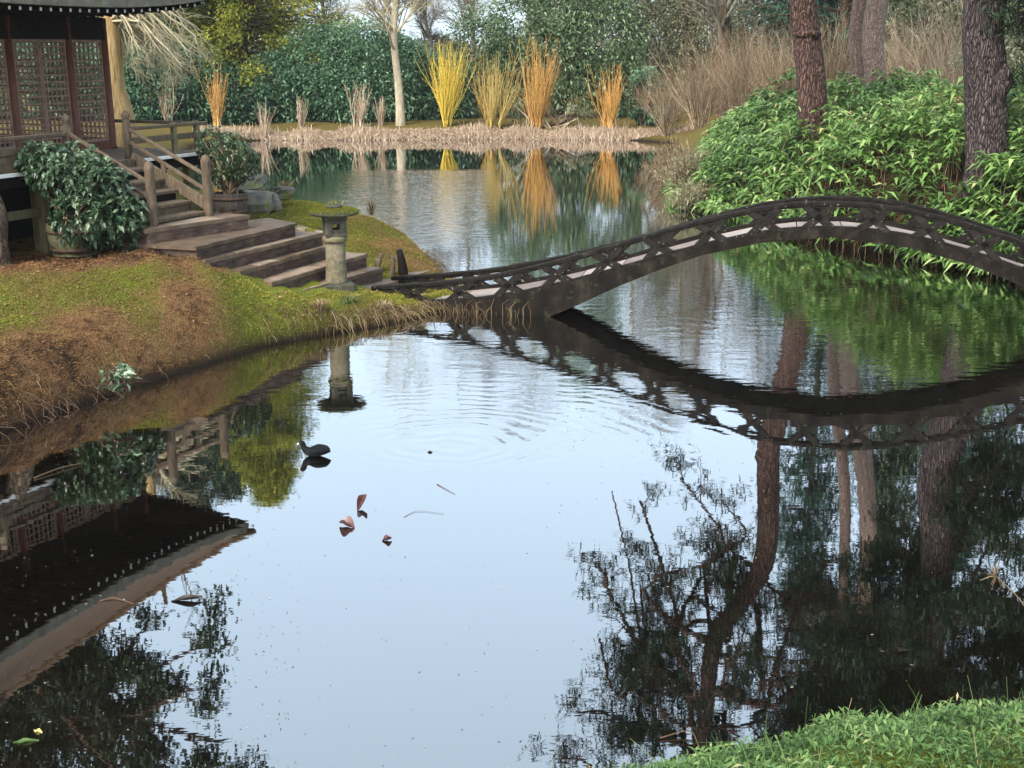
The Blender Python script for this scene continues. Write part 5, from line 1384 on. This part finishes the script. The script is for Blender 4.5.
sel = rng.random(n) < .03; q = np.c_[x, y, z][sel]; m_ = len(q)
tubes(g, np.stack([q, q + rng.normal(0, .02, (m_, 3)) + [0, 0, .04], q + rng.normal(0, .035, (m_, 3)) + [0, 0, .075]], 1), np.tile([.0018, .0015, .0008], (m_, 1)), 3, np.clip(rng.normal(.6, .25, m_), 0, 1))
tag(g.build("near_herbs", M['nearleaf'], origin=(0, 0, 0)), "short leafy herbs and grass on the near bank", "grass", kind="stuff")
def herb_sprig(px, py, Y, h, label):
    p = at(px, py, Y); p[2] -= h
    t = thing("herb_sprig", p, label, "plant", "sprigs on the near bank")
    g = MB(); P = catmull([p, p + [.006, 0, h * .5], p + [.012, 0, h]], 7); tubes(g, P, np.linspace(.003, .0012, 7), 5); g.build("stem", M['nearleaf'], t)
    g = MB(); k = 16; f = np.linspace(.3, 1, k); Q = np.array([np.interp(f * 6, np.arange(7), P[:, i]) for i in range(3)]).T; a = np.arange(k) * 2.4
    leaves(g, Q, np.c_[np.cos(a), np.sin(a), np.full(k, .5)], .028, .009, np.full(k, .6), .2, .1); g.build("leaves", M['nearleaf'], t)
herb_sprig(846, 710, 3.28, .13, "upright leafy sprig rising in the middle of the near bank edge")
herb_sprig(822, 718, 3.25, .10, "smaller leafy sprig beside the taller one on the near bank")

# ------------------------------------------------------------------ the coot and things floating on the pond
def make_coot():
    c = np.array(COOT); q_ = .86
    t = thing("coot", c, "black coot swimming left across the open water", "bird")
    pth = catmull([(.19, 0, .055), (.14, 0, .06), (.06, 0, .055), (-.03, 0, .05), (-.085, 0, .072), (-.11, 0, .108), (-.122, 0, .142), (-.140, 0, .156), (-.160, 0, .148)], 34) * q_
    rv = np.interp(np.linspace(0, 8, 34), np.arange(9), [.006, .028, .044, .046, .036, .026, .028, .027, .012])
    rh = np.interp(np.linspace(0, 8, 34), np.arange(9), [.010, .045, .072, .070, .046, .027, .027, .025, .010])
    T = nrm(np.gradient(pth, axis=0)); S = np.tile([0, 1., 0], (34, 1)); U = np.cross(T, S)
    a = np.arange(16) / 16 * 2 * PI
    V = pth[:, None] + rv[:, None, None] * np.cos(a)[None, :, None] * U[:, None] + rh[:, None, None] * np.sin(a)[None, :, None] * S[:, None]
    k = np.arange(33)[:, None] * 16; j = np.arange(16)[None]; j2 = (j + 1) % 16
    g = MB(); g.add(V.reshape(-1, 3) + c, np.stack([k + j, k + j2, k + 16 + j2, k + 16 + j], -1).reshape(-1, 4), .5, True)
    e = np.arange(16); g.f.append((e[None, ::-1], False)); g.f.append((33 * 16 + e[None], False))
    g.build("body", M['coot'], t)
    g = MB(); tubes(g, np.array([(-.150, 0, .160), (-.164, 0, .150), (-.186, 0, .136)]) * q_ + c, np.array([.008, .009, .002]), 8, cap=True); g.build("bill", M['bill'], t)
    for s in (-1, 1):
        g = MB(); lathe(g, [(.001, -.004), (.0035, -.002), (.0035, .002), (.001, .004)], c + np.array([-.142, s * .025, .160]) * q_, 8); g.build("eye", M['eye'], t)
    for s in (-1, 1):
        g = MB(); W = catmull([(-.04, s * .072, .075), (.05, s * .083, .085), (.13, s * .055, .085), (.185, s * .02, .07)], 12) * q_
        tubes(g, W + c, np.interp(np.arange(12), [0, 3, 8, 11], [.01, .026, .02, .003]), 10, cap=True); g.build("wing", M['coot'], t)
make_coot()
def floating_leaf(px, py, L, W, ang, curl, mat, label, lift=.0):
    c = on_z(px, py, .004); nU, nV = 9, 5
    u = np.linspace(0, 1, nU)[:, None]; v = np.linspace(-1, 1, nV)[None]
    w = W / 2 * np.sin(PI * np.clip(u, .03, .97)) ** .8
    X = (u - .5) * L + 0 * v; Yv = w * v; Z = curl * W * (v ** 2) * np.sin(PI * u) + lift * L * u ** 1.6 + .004 * np.sin(9 * u + 4 * v)
    ca, sa = math.cos(ang), math.sin(ang)
    V = np.stack([c[0] + X * ca - Yv * sa, c[1] + X * sa + Yv * ca, c[2] + Z], -1).reshape(-1, 3)
    k = np.arange(nU - 1)[:, None] * nV; j = np.arange(nV - 1)[None]
    F = np.stack([k + j, k + nV + j, k + nV + j + 1, k + j + 1], -1).reshape(-1, 4)
    th = np.concatenate([V, V - [0, 0, .004]]); n = len(V)
    g = MB(); g.add(th, np.concatenate([F, F[:, ::-1] + n]), .5, True)
    return tag(g.build("floating_leaf", mat), label, "leaf", "dead leaves floating on the pond")
floating_leaf(362, 507, .17, .07, math.radians(70), .9, M['redleaf'], "russet curled leaf standing up on the water, topmost of the three", .5)
floating_leaf(347, 526, .15, .10, math.radians(150), .6, M['redleaf'], "broad russet leaf floating lowest left of the three red leaves", .15)
floating_leaf(387, 540, .08, .055, math.radians(20), .5, M['redleaf'], "smallest red leaf floating on its own at the lower right", .2)
floating_leaf(187, 600, .22, .06, math.radians(8), .35, M['darkleaf'], "black sodden leaf on the mirrored roof's edge", .1)
floating_leaf(38, 731, .06, .03, math.radians(-20), .15, M['yellowleaf'], "yellow fallen leaf floating in the lower left corner")
floating_leaf(26, 741, .14, .035, math.radians(10), .2, M['iris'], "narrow green leaf floating beside the yellow one")
floating_leaf(430, 452, .05, .03, 0, .3, M['darkleaf'], "tiny dark leaf floating in the coot's wake")
def stick(pts, r, label, mat='browntwig'):
    P = catmull([on_z(x, y, z) for x, y, z in pts], 14); g = MB(); tubes(g, P, np.linspace(r, r * .5, 14), 6, .1, cap=True)
    return tag(g.build("floating_twig", M[mat]), label, "twig", "twigs on the pond")
stick([(437, 484, .004), (446, 489, .006), (455, 494, .004)], .0035, "thin dark twig floating below the coot's wake", 'browntwig')
stick([(404, 517, .003), (418, 511, .006), (444, 514, .004)], .002, "fine bent twig floating right of the red leaves", 'browntwig')
stick([(100, 601, .004), (113, 598, .01), (122, 600, .008), (134, 604, .004)], .007, "brown twig floating over the mirrored roof edge", 'browntwig')
stick([(34, 478, .01), (60, 468, .02), (83, 463, .01)], .007, "brown stick floating under the left bank", 'browntwig')
stick([(660, 738, .01), (690, 731, .03), (700, 748, .02), (716, 757, .01)], .004, "crooked twig in the water by the near bank", 'browntwig')
# dead umbel leaning over the water at the right
p0, p1 = at(1040, 622, 6.0), at(996, 576, 6.6)
t = thing("dead_umbel", p0, "dead flower umbel on a leaning stalk at the right edge", "plant")
g = MB(); tubes(g, catmull([(3.5, 4.8, float(ground_z(3.5, 4.8)) - .05), (3.3, 5.3, .45), p0, (p0 + p1) / 2 + [0, 0, .01], p1], 14), np.linspace(.004, .0025, 14), 6, .5); g.build("stalk", M['straw'], t)
g = MB(); n = 22; D = runit(n) + [-.35, 0, .15]; e = p1 + nrm(D) * rng.uniform(.05, .095, (n, 1)); tubes(g, np.stack([np.tile(p1, (n, 1)), (p1 + e) / 2 + [0, 0, .008], e], 1), np.tile([.0022, .002, .0015], (n, 1)), 4, rng.random(n))
q = np.repeat(e, 5, 0); leaves(g, q, runit(len(q)), .009, .003, .6, .1, rich=False); g.build("rays", M['straw'], t)
# specks and scum
pts = []
for (x0, x1, y0, y1, n) in ((0, 300, 560, 768, 300), (150, 560, 480, 768, 110), (560, 1024, 480, 720, 180), (0, 130, 430, 600, 120), (560, 1000, 330, 470, 240), (560, 660, 330, 430, 60)):
    px = rng.uniform(x0, x1, n); py = rng.uniform(y0, y1, n)
    pts += [on_z(a, b, .004) for a, b in zip(px, py)]
P = np.array(pts); k = sdist(P[:, 0], P[:, 1]) < -.1; P = P[k]; n = len(P); a = rng.uniform(0, 2 * PI, n)
g = MB(); leaves(g, P, np.c_[np.cos(a), np.sin(a), np.zeros(n)], rng.uniform(.006, .028, n), rng.uniform(.003, .009, n), rng.random(n), 0, .05, rich=False)
tag(g.build("floating_debris", M['speck'], origin=(0, 0, 0)), "specks of dead leaf and seed floating on the pond", "debris", kind="stuff")
